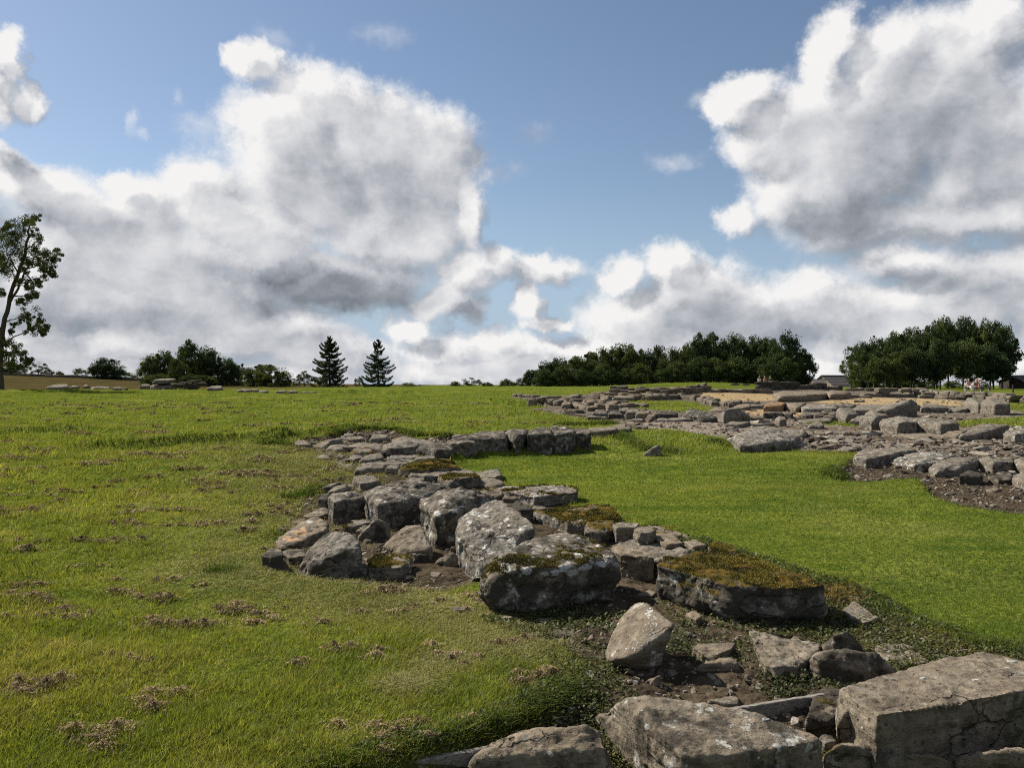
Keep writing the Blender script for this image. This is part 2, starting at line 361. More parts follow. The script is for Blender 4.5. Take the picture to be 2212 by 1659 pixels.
# the ground: a fan of cells, finest where the picture looks
def build_ground():
    th = np.concatenate([np.linspace(-math.pi, -.95, 40, endpoint=False), np.linspace(-.95, -.66, 40, endpoint=False), np.linspace(-.66, .66, 620, endpoint=False),
                         np.linspace(.66, .95, 40, endpoint=False), np.linspace(.95, math.pi, 40, endpoint=False)])
    rr = np.concatenate([np.geomspace(.4, 2.4, 20, endpoint=False), np.geomspace(2.4, 70, 460, endpoint=False), np.geomspace(70, 3000, 70)])
    T, R = np.meshgrid(th, rr); x = (R*np.sin(T)).ravel(); y = (R*np.cos(T)).ravel()
    z = np.zeros_like(x); fr = y > 1.0
    z[fr] = h(x[fr], y[fr]); z[~fr] = 0.0
    z[~fr] -= .22*sstep(.2, 1.0, y[~fr])
    soil = np.zeros_like(x); gr = np.zeros_like(x); ta = np.zeros_like(x)
    soil[fr], gr[fr], ta[fr] = masks(x[fr], y[fr])
    lump = soil*(fbm2(x, y, 7, 3, 55)*.022+fbm2(x, y, 22, 2, 58)*.010)*(y < 30)
    z = z+lump
    # the dry field on the left, beyond the mown grass
    dry = sstep(62, 66, y+3*fbm2(x, y, .2, 2, 61))*(1-sstep(-30, -14, x+5*fbm2(x, y, .1, 2, 62)))
    nT, nR = len(th), len(rr)
    i = np.arange(nR-1)[:, None]*nT; j = np.arange(nT)[None, :]; j2 = (j+1) % nT
    F = np.stack([i+j, i+j2, i+nT+j2, i+nT+j], -1).reshape(-1, 4)[:, ::-1]
    me = mk_mesh('ground', np.stack([x, y, z], 1), F, M_ground, True, {'mask': np.stack([soil, gr, ta], 1), 'dry': dry})
    o = obj('ground', me, kind='structure'); return o
# ------------------------------------------------------------------ materials
def material(name):
    m = bpy.data.materials.new(name); m.use_nodes = True; m.node_tree.nodes.clear()
    k = NT(m.node_tree); out = k.node('ShaderNodeOutputMaterial'); return m, k, out
def principled(k, out, col, rough=.9, normal=None, spec=.2, **kw):
    b = k.node('ShaderNodeBsdfPrincipled'); k.put(b.inputs['Base Color'], col if not isinstance(col, tuple) else (*col[:3], 1))
    k.put(b.inputs['Roughness'], rough); b.inputs['Specular IOR Level'].default_value = spec
    if normal is not None: k.l.new(normal, b.inputs['Normal'])
    k.l.new(b.outputs[0], out.inputs[0]); return b
def bump(k, height, strength=.5, dist=.02, prev=None):
    n = k.node('ShaderNodeBump'); n.inputs['Strength'].default_value = strength; n.inputs['Distance'].default_value = dist
    k.l.new(height, n.inputs['Height'])
    if prev is not None: k.l.new(prev, n.inputs['Normal'])
    return n.outputs[0]
def attr(k, name, kind='GEOMETRY'):
    n = k.node('ShaderNodeAttribute'); n.attribute_name = name; n.attribute_type = kind; return n

# stone: weathered sandstone with lichen, dark algae and moss, set per object
def make_stone():
    m, k, out = material('weathered_sandstone')
    tc = k.node('ShaderNodeTexCoord'); oi = k.node('ShaderNodeObjectInfo'); geo = k.node('ShaderNodeNewGeometry')
    rnd = oi.outputs['Random']
    off = k.vmath('SCALE', (13.1, 7.7, 29.3)); off.node.inputs['Scale'].default_value = 1; k.l.new(rnd, off.node.inputs['Scale'])
    V = k.vmath('ADD', tc.outputs['Object'], off)
    hue = attr(k, 'hue', 'OBJECT').outputs['Fac']; moss = attr(k, 'moss', 'OBJECT').outputs['Fac']
    lich = attr(k, 'lichen', 'OBJECT').outputs['Fac']; alg = attr(k, 'algae', 'OBJECT').outputs['Fac']
    big = k.noise(V, 2.6, 4, .6); mid = k.noise(V, 11, 6, .65); fine = k.noise(V, 55, 5, .7)
    lay = k.noise(k.vmath('MULTIPLY', V, (2.0, 2.6, 17)), 2.2, 5, .6)
    base = k.mix(hue, (.148, .138, .118), (.172, .136, .093))
    base = k.mix(k.ramp(hue, .9, 1.0), base, (.235, .145, .072))
    v = k.math('ADD', k.math('MULTIPLY', mid, .9), k.math('MULTIPLY', fine, .55)); v = k.math('ADD', v, k.math('MULTIPLY', lay, .35))
    base = k.mix(1.0, base, k.ramp(v, .55, 1.25, .25, 1.75), 'MULTIPLY')
    base = k.mix(k.ramp(big, .42, .62, 0, .5), base, (.130, .103, .074))
    base = k.mix(k.ramp(k.noise(V, 4.2, 5, .6), .56, .70, 0, .5), base, (.22, .215, .195))
    # pale lichen crusts: round spots and broken sheets
    vo = k.node('ShaderNodeTexVoronoi', feature='F1'); k.l.new(k.vmath('MULTIPLY_ADD', k.noise_col(V, 14), (.05, .05, .05), V), vo.inputs['Vector']); vo.inputs['Scale'].default_value = 13
    sel = k.node('ShaderNodeSeparateColor'); k.l.new(vo.outputs['Color'], sel.inputs[0])
    size = k.math('MULTIPLY', k.ramp(sel.outputs[0], .35, 1, 0, .42, False), k.math('ADD', k.math('MULTIPLY', lich, 1.1), .12))
    spot = k.ramp(k.math('SUBTRACT', size, vo.outputs['Distance']), -.015, .03)
    sheet = k.math('MULTIPLY', k.ramp(k.math('ADD', k.noise(V, 8.5, 7, .68), k.math('MULTIPLY', lich, .10)), .62, .67), k.ramp(lich, .1, .55))
    lm = k.math('MULTIPLY', k.math('MAXIMUM', spot, sheet), k.ramp(fine, .30, .46))
    base = k.mix(k.math('MULTIPLY', lm, k.ramp(lich, 0, .25, .3, .95)), base, k.mix(sel.outputs[1], (.32, .315, .28), (.48, .475, .44)))
    # small dark pits and spots of black lichen
    vp = k.node('ShaderNodeTexVoronoi', feature='F1'); k.l.new(V, vp.inputs['Vector']); vp.inputs['Scale'].default_value = 30
    sp2 = k.node('ShaderNodeSeparateColor'); k.l.new(vp.outputs['Color'], sp2.inputs[0])
    pit = k.ramp(k.math('SUBTRACT', k.ramp(sp2.outputs[0], .62, 1, 0, .36, False), vp.outputs['Distance']), -.02, .05)
    base = k.mix(k.math('MULTIPLY', pit, .72), base, (.045, .040, .034))
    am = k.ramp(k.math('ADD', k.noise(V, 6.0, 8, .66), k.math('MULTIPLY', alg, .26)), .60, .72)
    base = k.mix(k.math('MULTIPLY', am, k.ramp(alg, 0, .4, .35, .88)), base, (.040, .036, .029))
    # cracks along the bedding and across it
    vc = k.node('ShaderNodeTexVoronoi', feature='DISTANCE_TO_EDGE'); k.l.new(k.vmath('MULTIPLY_ADD', k.noise_col(V, 5), (.35, .35, .12), k.vmath('MULTIPLY', V, (1, 1, 2.2))), vc.inputs['Vector']); vc.inputs['Scale'].default_value = 2.3
    crack = k.math('MULTIPLY', k.ramp(vc.outputs['Distance'], .022, .004), k.ramp(k.noise(V, 2.1, 2, .5), .54, .64))
    base = k.mix(k.math('MULTIPLY', crack, .6), base, (.030, .026, .021))
    # moss on the upward faces
    sz = k.node('ShaderNodeSeparateXYZ'); k.l.new(geo.outputs['Normal'], sz.inputs[0])
    up = k.ramp(sz.outputs[2], .35, .8)
    mn = k.math('ADD', k.noise(V, 3.4, 6, .62), k.math('MULTIPLY', k.math('SUBTRACT', moss, .5), .42))
    mm = k.math('MULTIPLY', k.ramp(mn, .52, .60), k.math('MULTIPLY', up, k.ramp(moss, 0, .12)))
    mcol = k.mix(k.ramp(k.noise(V, 16, 6, .7), .35, .65), (.050, .040, .012), (.165, .105, .016))
    mcol = k.mix(k.ramp(k.noise(V, 5.5, 3, .6), .52, .68, 0, .75), mcol, (.050, .050, .016))
    base = k.mix(mm, base, mcol)
    hgt = k.math('ADD', k.math('MULTIPLY', mid, .5), k.math('MULTIPLY', fine, .35)); hgt = k.math('ADD', hgt, k.math('MULTIPLY', lay, .6))
    hgt = k.math('SUBTRACT', hgt, k.math('ADD', k.math('MULTIPLY', pit, .35), k.math('MULTIPLY', crack, .8)))
    hgt = k.math('ADD', hgt, k.math('MULTIPLY', k.math('MULTIPLY', mm, k.noise(V, 90, 4, .75)), 1.0))
    principled(k, out, base, .92, bump(k, hgt, 1.0, .028), .06); return m
def _nc(s, vec, scale):
    n = s.node('ShaderNodeTexNoise', noise_dimensions='3D'); s.l.new(vec, n.inputs['Vector']); n.inputs['Scale'].default_value = scale; n.inputs['Detail'].default_value = 3
    return n.outputs['Color']
NT.noise_col = _nc
M_stone = make_stone()

def make_ground():
    m, k, out = material('ground_turf_and_soil')
    tc = k.node('ShaderNodeTexCoord'); V = tc.outputs['Object']
    mk = attr(k, 'mask'); sp = k.node('ShaderNodeSeparateColor'); k.l.new(mk.outputs['Color'], sp.inputs[0]); dry = attr(k, 'dry').outputs['Fac']
    flat = k.vmath('MULTIPLY', V, (1, 1, 0))
    n1 = k.noise(flat, .35, 4, .6); n2 = k.noise(flat, 3.0, 5, .65); n3 = k.noise(flat, 24, 4, .7); n4 = k.noise(k.vmath('MULTIPLY', flat, (.30, 1.1, 0)), 1.1, 4, .6)
    sx = k.node('ShaderNodeSeparateXYZ'); k.l.new(V, sx.inputs[0])
    g = k.mix(k.ramp(k.math('ADD', k.math('MULTIPLY', n4, .6), k.math('MULTIPLY', n2, .4)), .36, .62), (.048, .078, .011), (.115, .132, .020))
    g = k.mix(k.ramp(n1, .5, .72, 0, .55), g, (.175, .175, .045))
    n5 = k.noise(flat, 95, 3, .75)
    g = k.mix(1, g, k.ramp(k.math('ADD', k.math('MULTIPLY', n3, .5), k.math('MULTIPLY', n5, .5)), .34, .64, .28, 1.5), 'MULTIPLY')
    dr = k.mix(k.ramp(k.noise(k.vmath('MULTIPLY', flat, (.4, 1, 0)), .5, 6, .65), .35, .65), (.036, .030, .013), (.072, .056, .024))
    dr = k.mix(k.ramp(n1, .55, .7, 0, .5), dr, (.065, .07, .022))
    g = k.mix(dry, g, dr)
    soil = k.mix(k.ramp(n2, .35, .65), (.030, .024, .017), (.072, .056, .038))
    soil = k.mix(k.ramp(n3, .52, .75, 0, .7), soil, (.13, .11, .085))
    gv = k.node('ShaderNodeTexVoronoi'); k.l.new(flat, gv.inputs['Vector']); gv.inputs['Scale'].default_value = 17
    gs = k.node('ShaderNodeSeparateColor'); k.l.new(gv.outputs['Color'], gs.inputs[0])
    grav = k.mix(gs.outputs[0], (.095, .075, .058), (.27, .235, .195)); grav = k.mix(k.ramp(n2, .4, .6, 0, .35), grav, (.11, .085, .06))
    tan = k.mix(gs.outputs[1], (.215, .155, .085), (.34, .255, .145)); tan = k.mix(k.ramp(n2, .5, .7, 0, .35), tan, (.19, .15, .07))
    c = k.mix(sp.outputs[0], g, soil); c = k.mix(sp.outputs[1], c, grav); c = k.mix(sp.outputs[2], c, tan)
    hg = k.math('ADD', k.math('MULTIPLY', n3, .7), k.math('MULTIPLY', gv.outputs['Distance'], -.6)); hg = k.math('ADD', hg, k.math('MULTIPLY', n2, .7))
    principled(k, out, c, .95, bump(k, hg, .75, .035), .0); return m
M_ground = make_ground()

def make_leafy(name, translucent=.35, attrname='col', rough=.6, gloss=.02, vary=False):
    m, k, out = material(name)
    c = attr(k, attrname).outputs['Color']
    if vary: c = k.mix(1, c, k.mix(k.node('ShaderNodeObjectInfo').outputs['Random'], (.62, .70, .70), (1.30, 1.18, .85)), 'MULTIPLY')
    d = k.node('ShaderNodeBsdfDiffuse'); k.l.new(c, d.inputs[0])
    t = k.node('ShaderNodeBsdfTranslucent'); k.l.new(k.mix(1, c, (1.1, 1.05, .6), 'MULTIPLY'), t.inputs[0])
    mx = k.node('ShaderNodeMixShader'); mx.inputs[0].default_value = translucent
    k.l.new(d.outputs[0], mx.inputs[1]); k.l.new(t.outputs[0], mx.inputs[2])
    gl = k.node('ShaderNodeBsdfGlossy'); gl.inputs['Roughness'].default_value = rough; gl.inputs[0].default_value = (.8, .9, .7, 1)
    m2 = k.node('ShaderNodeMixShader'); m2.inputs[0].default_value = gloss; k.l.new(mx.outputs[0], m2.inputs[1]); k.l.new(gl.outputs[0], m2.inputs[2])
    k.l.new(m2.outputs[0], out.inputs[0]); return m
M_grass = make_leafy('grass_blades', .42)
M_straw = make_leafy('dead_grass', .12)
M_leaf = make_leafy('tree_leaves', .20, gloss=.004, vary=True)
def make_simple(name, c1, c2, scale=6, stretch=(1, 1, 1), rough=.85, bs=.4, bd=.01, spec=.2):
    m, k, out = material(name); tc = k.node('ShaderNodeTexCoord'); V = k.vmath('MULTIPLY', tc.outputs['Object'], stretch)
    n = k.noise(V, scale, 6, .65); c = k.mix(k.ramp(n, .3, .7), c1, c2)
    principled(k, out, c, rough, bump(k, n, bs, bd), spec); return m
M_bark = make_simple('bark', (.035, .028, .022), (.11, .09, .07), 9, (3, 3, .5), .95, .8, .03)
M_plank = make_simple('weathered_timber', (.11, .10, .086), (.26, .24, .21), 7, (1.2, 14, 14), .9, .6, .004)
M_slate = make_simple('roof_slates', (.075, .066, .064), (.15, .132, .125), 2.2, (1, 1, 3), .8, .4, .02)
M_gable = make_simple('gable_stone', (.16, .135, .10), (.27, .23, .17), 3, (1, 1, 2), .9, .5, .02)
M_darkwood = make_simple('dark_boarding', (.022, .018, .016), (.05, .042, .036), 3, (4, 4, .4), .9, .4, .02)
M_glass = make_simple('dark_window', (.02, .022, .025), (.04, .045, .05), 2, (1, 1, 1), .25, 0, .01, .5)
M_soil = make_simple('crumbs_of_soil', (.04, .03, .022), (.10, .078, .055), 40)
M_peb = None
# ------------------------------------------------------------------ stones
def hull_planes(pts):
    pts = np.asarray(pts, float); n = len(pts)
    import itertools
    T = np.array(list(itertools.combinations(range(n), 3)))
    a, b, c = pts[T[:, 0]], pts[T[:, 1]], pts[T[:, 2]]
    N = np.cross(b-a, c-a); L = np.linalg.norm(N, axis=1); ok = L > 1e-7
    N = N[ok]/L[ok, None]; a = a[ok]
    S = pts @ N.T - np.sum(a*N, 1)[None]
    eps = 1e-4
    pos = (S <= eps).all(0); neg = (S >= -eps).all(0)
    N = np.concatenate([N[pos], -N[neg]]); A = np.concatenate([a[pos], a[neg]])
    keepN, keepA = [], []
    for nn, aa in zip(N, A):
        if all(nn @ q < .985 for q in keepN): keepN.append(nn); keepA.append(aa)
    return np.array(keepN), np.array(keepA)

_lat = {}
def box_lattice(nx, ny, nz):
    key = (nx, ny, nz)
    if key in _lat: return _lat[key]
    n = key; Fl = []; Vl = []; base = 0
    for ax in range(3):
        u, v = (ax+1) % 3, (ax+2) % 3
        for side in (0, 1):
            I, J = np.meshgrid(np.arange(n[u]+1), np.arange(n[v]+1), indexing='ij')
            q = np.zeros((I.size, 3), int); q[:, u] = I.ravel(); q[:, v] = J.ravel(); q[:, ax] = side*n[ax]
            idx = np.arange(I.size).reshape(I.shape)+base
            f = np.stack([idx[:-1, :-1], idx[1:, :-1], idx[1:, 1:], idx[:-1, 1:]], -1).reshape(-1, 4)
            Fl.append(f if side else f[:, ::-1]); Vl.append(q); base += I.size
    V = np.concatenate(Vl); F = np.concatenate(Fl)
    k = (V[:, 0]*4096+V[:, 1])*4096+V[:, 2]
    _, fi, inv = np.unique(k, return_index=True, return_inverse=True)
    _lat[key] = (V[fi]/np.array(n)*2-1, inv.ravel()[F]); return _lat[key]

def rock(pts, step, p=18, seed=0, rough=1., strata=1., chips=1., size=None, facets=1.):
    """a weathered stone filling the hull of pts: (vertices, faces)"""
    pts = np.asarray(pts, float); lo, hi = pts.min(0), pts.max(0)
    c = pts.mean(0)*.5+(lo+hi)*.25
    N, A = hull_planes(pts); d = np.sum(N*(A-c), 1)
    ok = d > 1e-4; N, d = N[ok], d[ok]
    rr_ = np.random.default_rng(seed); nc = int(round(6*facets))          # corners and edges broken away in flat facets
    if nc:
        X = rr_.normal(0, 1, (nc, 3)); X /= np.linalg.norm(X, axis=1, keepdims=True)
        X = X/((hi-lo)/np.max(hi-lo)+.15); X /= np.linalg.norm(X, axis=1, keepdims=True)
        sup = ((pts-c) @ X.T).max(0); N = np.concatenate([N, X]); d = np.concatenate([d, sup*rr_.uniform(.86, .985, nc)])
    e = (hi-lo)/2; n = np.clip(np.round(2*e/step), 4, 110).astype(int)
    L, F = box_lattice(*n); Q = L*e
    t = np.maximum((Q @ N.T)/d, 1e-6)
    tm = t.max(1, keepdims=True); W = (t/tm)**p; T = tm[:, 0]*W.sum(1)**(1/p)
    V = Q/T[:, None]+c
    vl, vh = V.min(0), V.max(0); V = lo+(V-vl)/(vh-vl)*(hi-lo)          # keep the full measure of the stone
    nrm = (W/t) @ (N/d[:, None]) if False else (W @ N); nrm /= np.linalg.norm(nrm, axis=1, keepdims=True)+1e-9
    s = size or float(np.sort(hi-lo)[1]); s = min(max(s, .08), .6)
    q = V/s
    dsp = .042*fbm(q*1.5+seed*3.1, 2, seed+1)+.034*fbm(q*4.5+seed, 3, seed+2)+.040*(.28-np.abs(fbm(q*9+seed, 3, seed+5)))
    lay = vnoise(np.stack([q[:, 0]*.9, q[:, 1]*.9, q[:, 2]*9], 1)+seed, seed+3)
    side = 1-np.abs(nrm[:, 2])
    dsp += strata*.036*lay*(.35+.65*side)
    ch = fbm(q*2.4+seed*1.7, 3, seed+4); dsp -= chips*.11*np.clip(ch-.22, 0, 1)          # broken-off pieces
    V = V+nrm*(dsp*s*rough)[:, None]
    return V, F

N_OF = {}
def stone_obj(kind, V, F, base, label, group, hue, moss, lichen, algae):
    me = mk_mesh(kind, V-np.array(base), F, M_stone, True)
    cat = {'boulder': 'boulder', 'stone_block': 'stone block', 'stone_slab': 'stone slab', 'stone': 'stone'}[kind]
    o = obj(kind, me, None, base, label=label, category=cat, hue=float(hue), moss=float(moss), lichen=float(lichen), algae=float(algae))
    if group: o['group'] = group
    return o

_seed = [10]
HERO = []
SHAPE = {}
def crust(start, tile, blobs, mat, name='lichen', lift=.0022, seed=1):
    """crusts of lichen (x, y, rx, ry in the photograph) moulded onto the surface of one stone"""
    from mathutils.bvhtree import BVHTree
    if name == 'lichen' and len(blobs) > 1:
        small = [b for b in blobs if b[2] < 20]
        for i, b in enumerate(b for b in blobs if b[2] >= 20): crust(start, tile, [b], mat, name, lift+.0002*(i % 5), seed*31+i)
        if len(small) > 1: crust(start, tile, small, mat, 'small_lichen', lift, seed)
        elif small: crust(start, tile, small, mat, name, lift, seed)
        return
    key = [k for k in SHAPE if start.startswith(k) or k.startswith(start)][0]; o, V, F, base = SHAPE[key]; bvh = BVHTree.FromPolygons(V.tolist(), F.tolist())
    r = np.random.default_rng(seed); cam_ = Vector((0, 0, EYE)); Vs, Fs = [], []
    for x, y, rx, ry in blobs:
        n = 26; ring = 5; ph = r.uniform(0, 6.28, 4); b0 = len(Vs); ok = True; pts = []
        for q in range(ring+1):
            for j in range(n if q else 1):
                a = 6.2832*j/n; w_ = q/ring*(1+.16*math.sin(2*a+ph[0])+.13*math.sin(3*a+ph[1])+.10*math.sin(5*a+ph[2])+.07*math.sin(9*a+ph[3]))
                px, py = P(tile, x+rx*w_*math.cos(a), y+ry*w_*math.sin(a)); d = Vector(((px-CX)/FPX, 1, -(py-CY)/FPX)).normalized()
                hit, nn, _, _ = bvh.ray_cast(cam_, d)
                if hit is None: ok = False; break
                pts.append(hit+nn*(lift if q < ring else -.0015))
            if not ok: break
        if not ok: continue
        Vs += [tuple(p_) for p_ in pts]
        for j in range(n): Fs.append((b0, b0+1+j, b0+1+(j+1) % n))
        for q in range(1, ring):
            for j in range(n):
                A, B = b0+1+(q-1)*n+j, b0+1+(q-1)*n+(j+1) % n; Fs.append((A, A+n, B+n)); Fs.append((A, B+n, B))
    if Vs: obj(name, mk_mesh(name, np.array(Vs)-np.array(base), np.array(Fs), mat, True), o, **({'kind': 'stuff'} if name == 'small_lichen' else {}))

def build_crusts():
    m, k, out = material('pale_lichen'); tc = k.node('ShaderNodeTexCoord'); n = k.noise(tc.outputs['Object'], 70, 5, .7); n2 = k.noise(tc.outputs['Object'], 22, 3, .6)
    principled(k, out, k.mix(k.ramp(k.math('ADD', k.math('MULTIPLY', n, .6), k.math('MULTIPLY', n2, .4)), .36, .60), (.20, .195, .175), (.42, .42, .395)), .95, bump(k, n, .9, .01), .05)
    m2, k2, out2 = material('fresh_orange_break'); tc2 = k2.node('ShaderNodeTexCoord'); n = k2.noise(tc2.outputs['Object'], 24, 6, .65)
    principled(k2, out2, k2.mix(k2.ramp(n, .38, .66), (.20, .125, .075), (.40, .27, .17)), .95, bump(k2, n, .8, .012), .05)
    r = np.random.default_rng(6)
    crust('tilted slab with an orange', '1', [(462, 1194, 27, 15)], m, seed=2)
    crust('tilted slab with an orange', '1', [(300, 1342, 75, 26), (380, 1290, 62, 26), (410, 1262, 40, 22)], m2, 'scar', .0016, 3)
    crust('largest rounded boulder,', '4', [(1048, 596, 62, 40), (1228, 622, 58, 34), (1362, 546, 40, 16), (1290, 510, 26, 12), (1560, 598, 62, 36), (1625, 640, 52, 34), (1735, 596, 60, 34), (1480, 640, 44, 26), (1390, 650, 36, 22), (1880, 566, 52, 28), (1430, 500, 22, 9), (1940, 540, 34, 20)], m, seed=4)
    sp = []
    for i in range(46):
        t = r.random(); q = np.array([(1175, 290), (1240, 370), (1215, 470), (1130, 580), (960, 675)], float); u = t*4; a = int(min(u, 3)); c = q[a]*(1-u+a)+q[a+1]*(u-a); s_ = r.uniform(4, 13)
        sp.append((c[0]+r.normal(0, 26), c[1]+r.normal(0, 20), s_, s_*.7))
    crust('pale upright stone with a', '7', sp, m, seed=5)
    crust('long cut corner block wi', '6', [(1336, 888, 27, 8), (1794, 904, 29, 9), (2115, 745, 40, 10), (1050, 655, 1, 1)], m, seed=6)
    crust('big pitted slab at the b', '7', [(1712, 1158, 42, 17), (1702, 1100, 36, 13), (2190, 1245, 44, 12), (2290, 1272, 40, 12), (1125, 1168, 14, 6)], m, seed=7)
    crust('big pale slab leaning ag', '4', [(740, 200, 34, 16), (900, 150, 20, 10), (985, 330, 18, 10), (760, 410, 22, 11), (1080, 230, 16, 9), (860, 260, 18, 9)], m, seed=8)
    crust('tall grey block with whi', '4', [(462, 130, 34, 30), (605, 105, 44, 16), (660, 70, 34, 11)], m, seed=9)
    crust('flat-topped tan stone al', '6', [(1048, 655, 18, 8), (1236, 712, 15, 12)], m, seed=10)

def H(kind, tile, foot, pts, label, group=None, taper=1.05, hue=.35, moss=0., lichen=.15, algae=.25, p=None, extra=(), sink=.07, deep=1.0, drape=None, facets=1., rough=1., strata=1., chips=1.):
    _seed[0] += 1; sd = _seed[0]
    fx, fy = P(tile, foot[0], foot[1]); ty = P(tile, 0, foot[2])[1]
    gx, gy, gz = at(fx, fy); hgt = (fy-ty)/FPX*gy; zt = gz+hgt
    pp = [P(tile, q[0], q[1]) for q in pts]; zz = [gz+q[2] if len(q) > 2 else zt for q in pts]
    wid = (max(a for a, _ in pp)-min(a for a, _ in pp))/FPX*gy
    if drape is not None: zz = [at(*q)[2]+drape for q in pp]
    top = []
    for (a, b), z in zip(pp, zz):
        Y = (EYE-z)*FPX/max(b-CY, .5) if z < EYE-.05 else gy+.3*wid; Y = min(max(Y, gy-.35*wid), gy+deep*max(wid, hgt)+.12*gy*(gy < 8))
        top.append(((a-CX)/FPX*Y, Y, EYE-(b-CY)/FPX*Y))
    top = np.array(top); cam_ = np.array([0, 0, EYE]); back = None
    if np.ptp(top[:, 1]) < .45*wid:                      # nearly upright faces still get real depth
        dy = min(.5*wid, .9*max(hgt, .06)+.2*wid); back = cam_+(top-cam_)*((top[:, 1]+dy)/top[:, 1])[:, None]; back[:, 2] -= .04*hgt
    if back is not None: top = np.concatenate([top, back])
    c = top.mean(0)
    bot = top.copy(); bot[:, :2] = c[:2]+(top[:, :2]-c[:2])*taper
    gb = h(bot[:, 0], bot[:, 1]); bot[:, 2] = np.minimum(np.minimum(gb, gz)-sink, top[:, 2]-.02)
    allp = np.concatenate([top, bot])
    if len(extra):
        ex = []
        for a, b, z in extra:
            a, b = P(tile, a, b); ex.append(unproj(a, b, gz+z))
        allp = np.concatenate([allp, np.array(ex)])
    step = max(.011, gy/803*1.7) if gy < 12 else gy/803*2.2
    if gy > 12: step = max(step, .03)
    if len(allp) > 40: allp = allp[np.unique(np.round(np.linspace(0, len(allp)-1, 40)).astype(int))]
    V, F = rock(allp, step, 3.2*(p or {'boulder': 8, 'stone_block': 20, 'stone_slab': 16, 'stone': 10}[kind]), sd, rough, strata, chips, None, facets)
    base = (float(c[0]), float(c[1]), float(gz))
    o = stone_obj(kind, V, F, base, label, group, hue, moss, lichen, algae); SHAPE[label[:24]] = (o, V, F, base)
    if moss >= .4 and gy < 14: grow_moss(o, V, F, base, moss, gy, sd)
    return o

def grow_moss(o, V, F, base, moss, gy, sd):
    """short cushions of moss standing on the upward faces"""
    r = np.random.default_rng(sd+500); A, B, D = V[F[:, 0]], V[F[:, 1]], V[F[:, 3]]; n = np.cross(B-A, D-A); ar = np.linalg.norm(n, axis=1); n /= ar[:, None]+1e-9
    wgt = ar*(n[:, 2] > .55); tot = wgt.sum(); k = int(min(26000, tot*42000*(5/gy)**1.3)); i = r.choice(len(F), k, p=wgt/tot)
    q = A[i]+(B-A)[i]*r.random((k, 1))+(D-A)[i]*r.random((k, 1))
    d = fbm(q*np.array([4.2, 4.2, 4.2])+sd, 4, 7)+.5*fbm(q*15+sd, 2, 8); keep = d > .34-.46*moss*(1 if moss > .6 else .6); q, d = q[keep], d[keep]; k = len(q)
    ht = r.uniform(.004, .013, k)*np.clip(gy/5, .9, 2)*np.clip(.7+1.2*d, .4, 1.5); a = r.uniform(0, 6.28, k); w_ = .0032*np.clip(gy/4.5, .9, 2.5)
    off = np.stack([np.cos(a)*w_, np.sin(a)*w_, np.zeros(k)], 1); tip = q+np.stack([r.normal(0, .5, k)*ht, r.normal(0, .5, k)*ht, ht], 1)
    st = np.array([(.024,.022,.008),(.070,.058,.013),(.135,.112,.021),(.225,.175,.034)]); t = np.clip(.42+.9*fbm(q*3.1+sd+9, 3, 12)+r.normal(0, .16, k), 0, .999)*3; j = t.astype(int); f = (t-j)[:, None]
    c = (st[j]*(1-f)+st[j+1]*f)*r.uniform(.7, 1.3, (k, 1))
    me = mk_mesh('moss', np.stack([q-off, q+off, tip], 1).reshape(-1, 3)-np.array(base), np.arange(3*k).reshape(k, 3), M_straw, False, {'col': np.repeat(c, 3, 0)})
    obj('moss', me, o, kind='stuff')

GW = 'squared blocks of the ruined wall'; GL = 'loose stones tumbled beside the wall'; GU = 'stones at the far corner of the wall'
GF = 'stones in the weedy hollow in front'; GR = 'stones of the terrace beyond the lawn'; GB = 'flat edge stones right of the lawn'

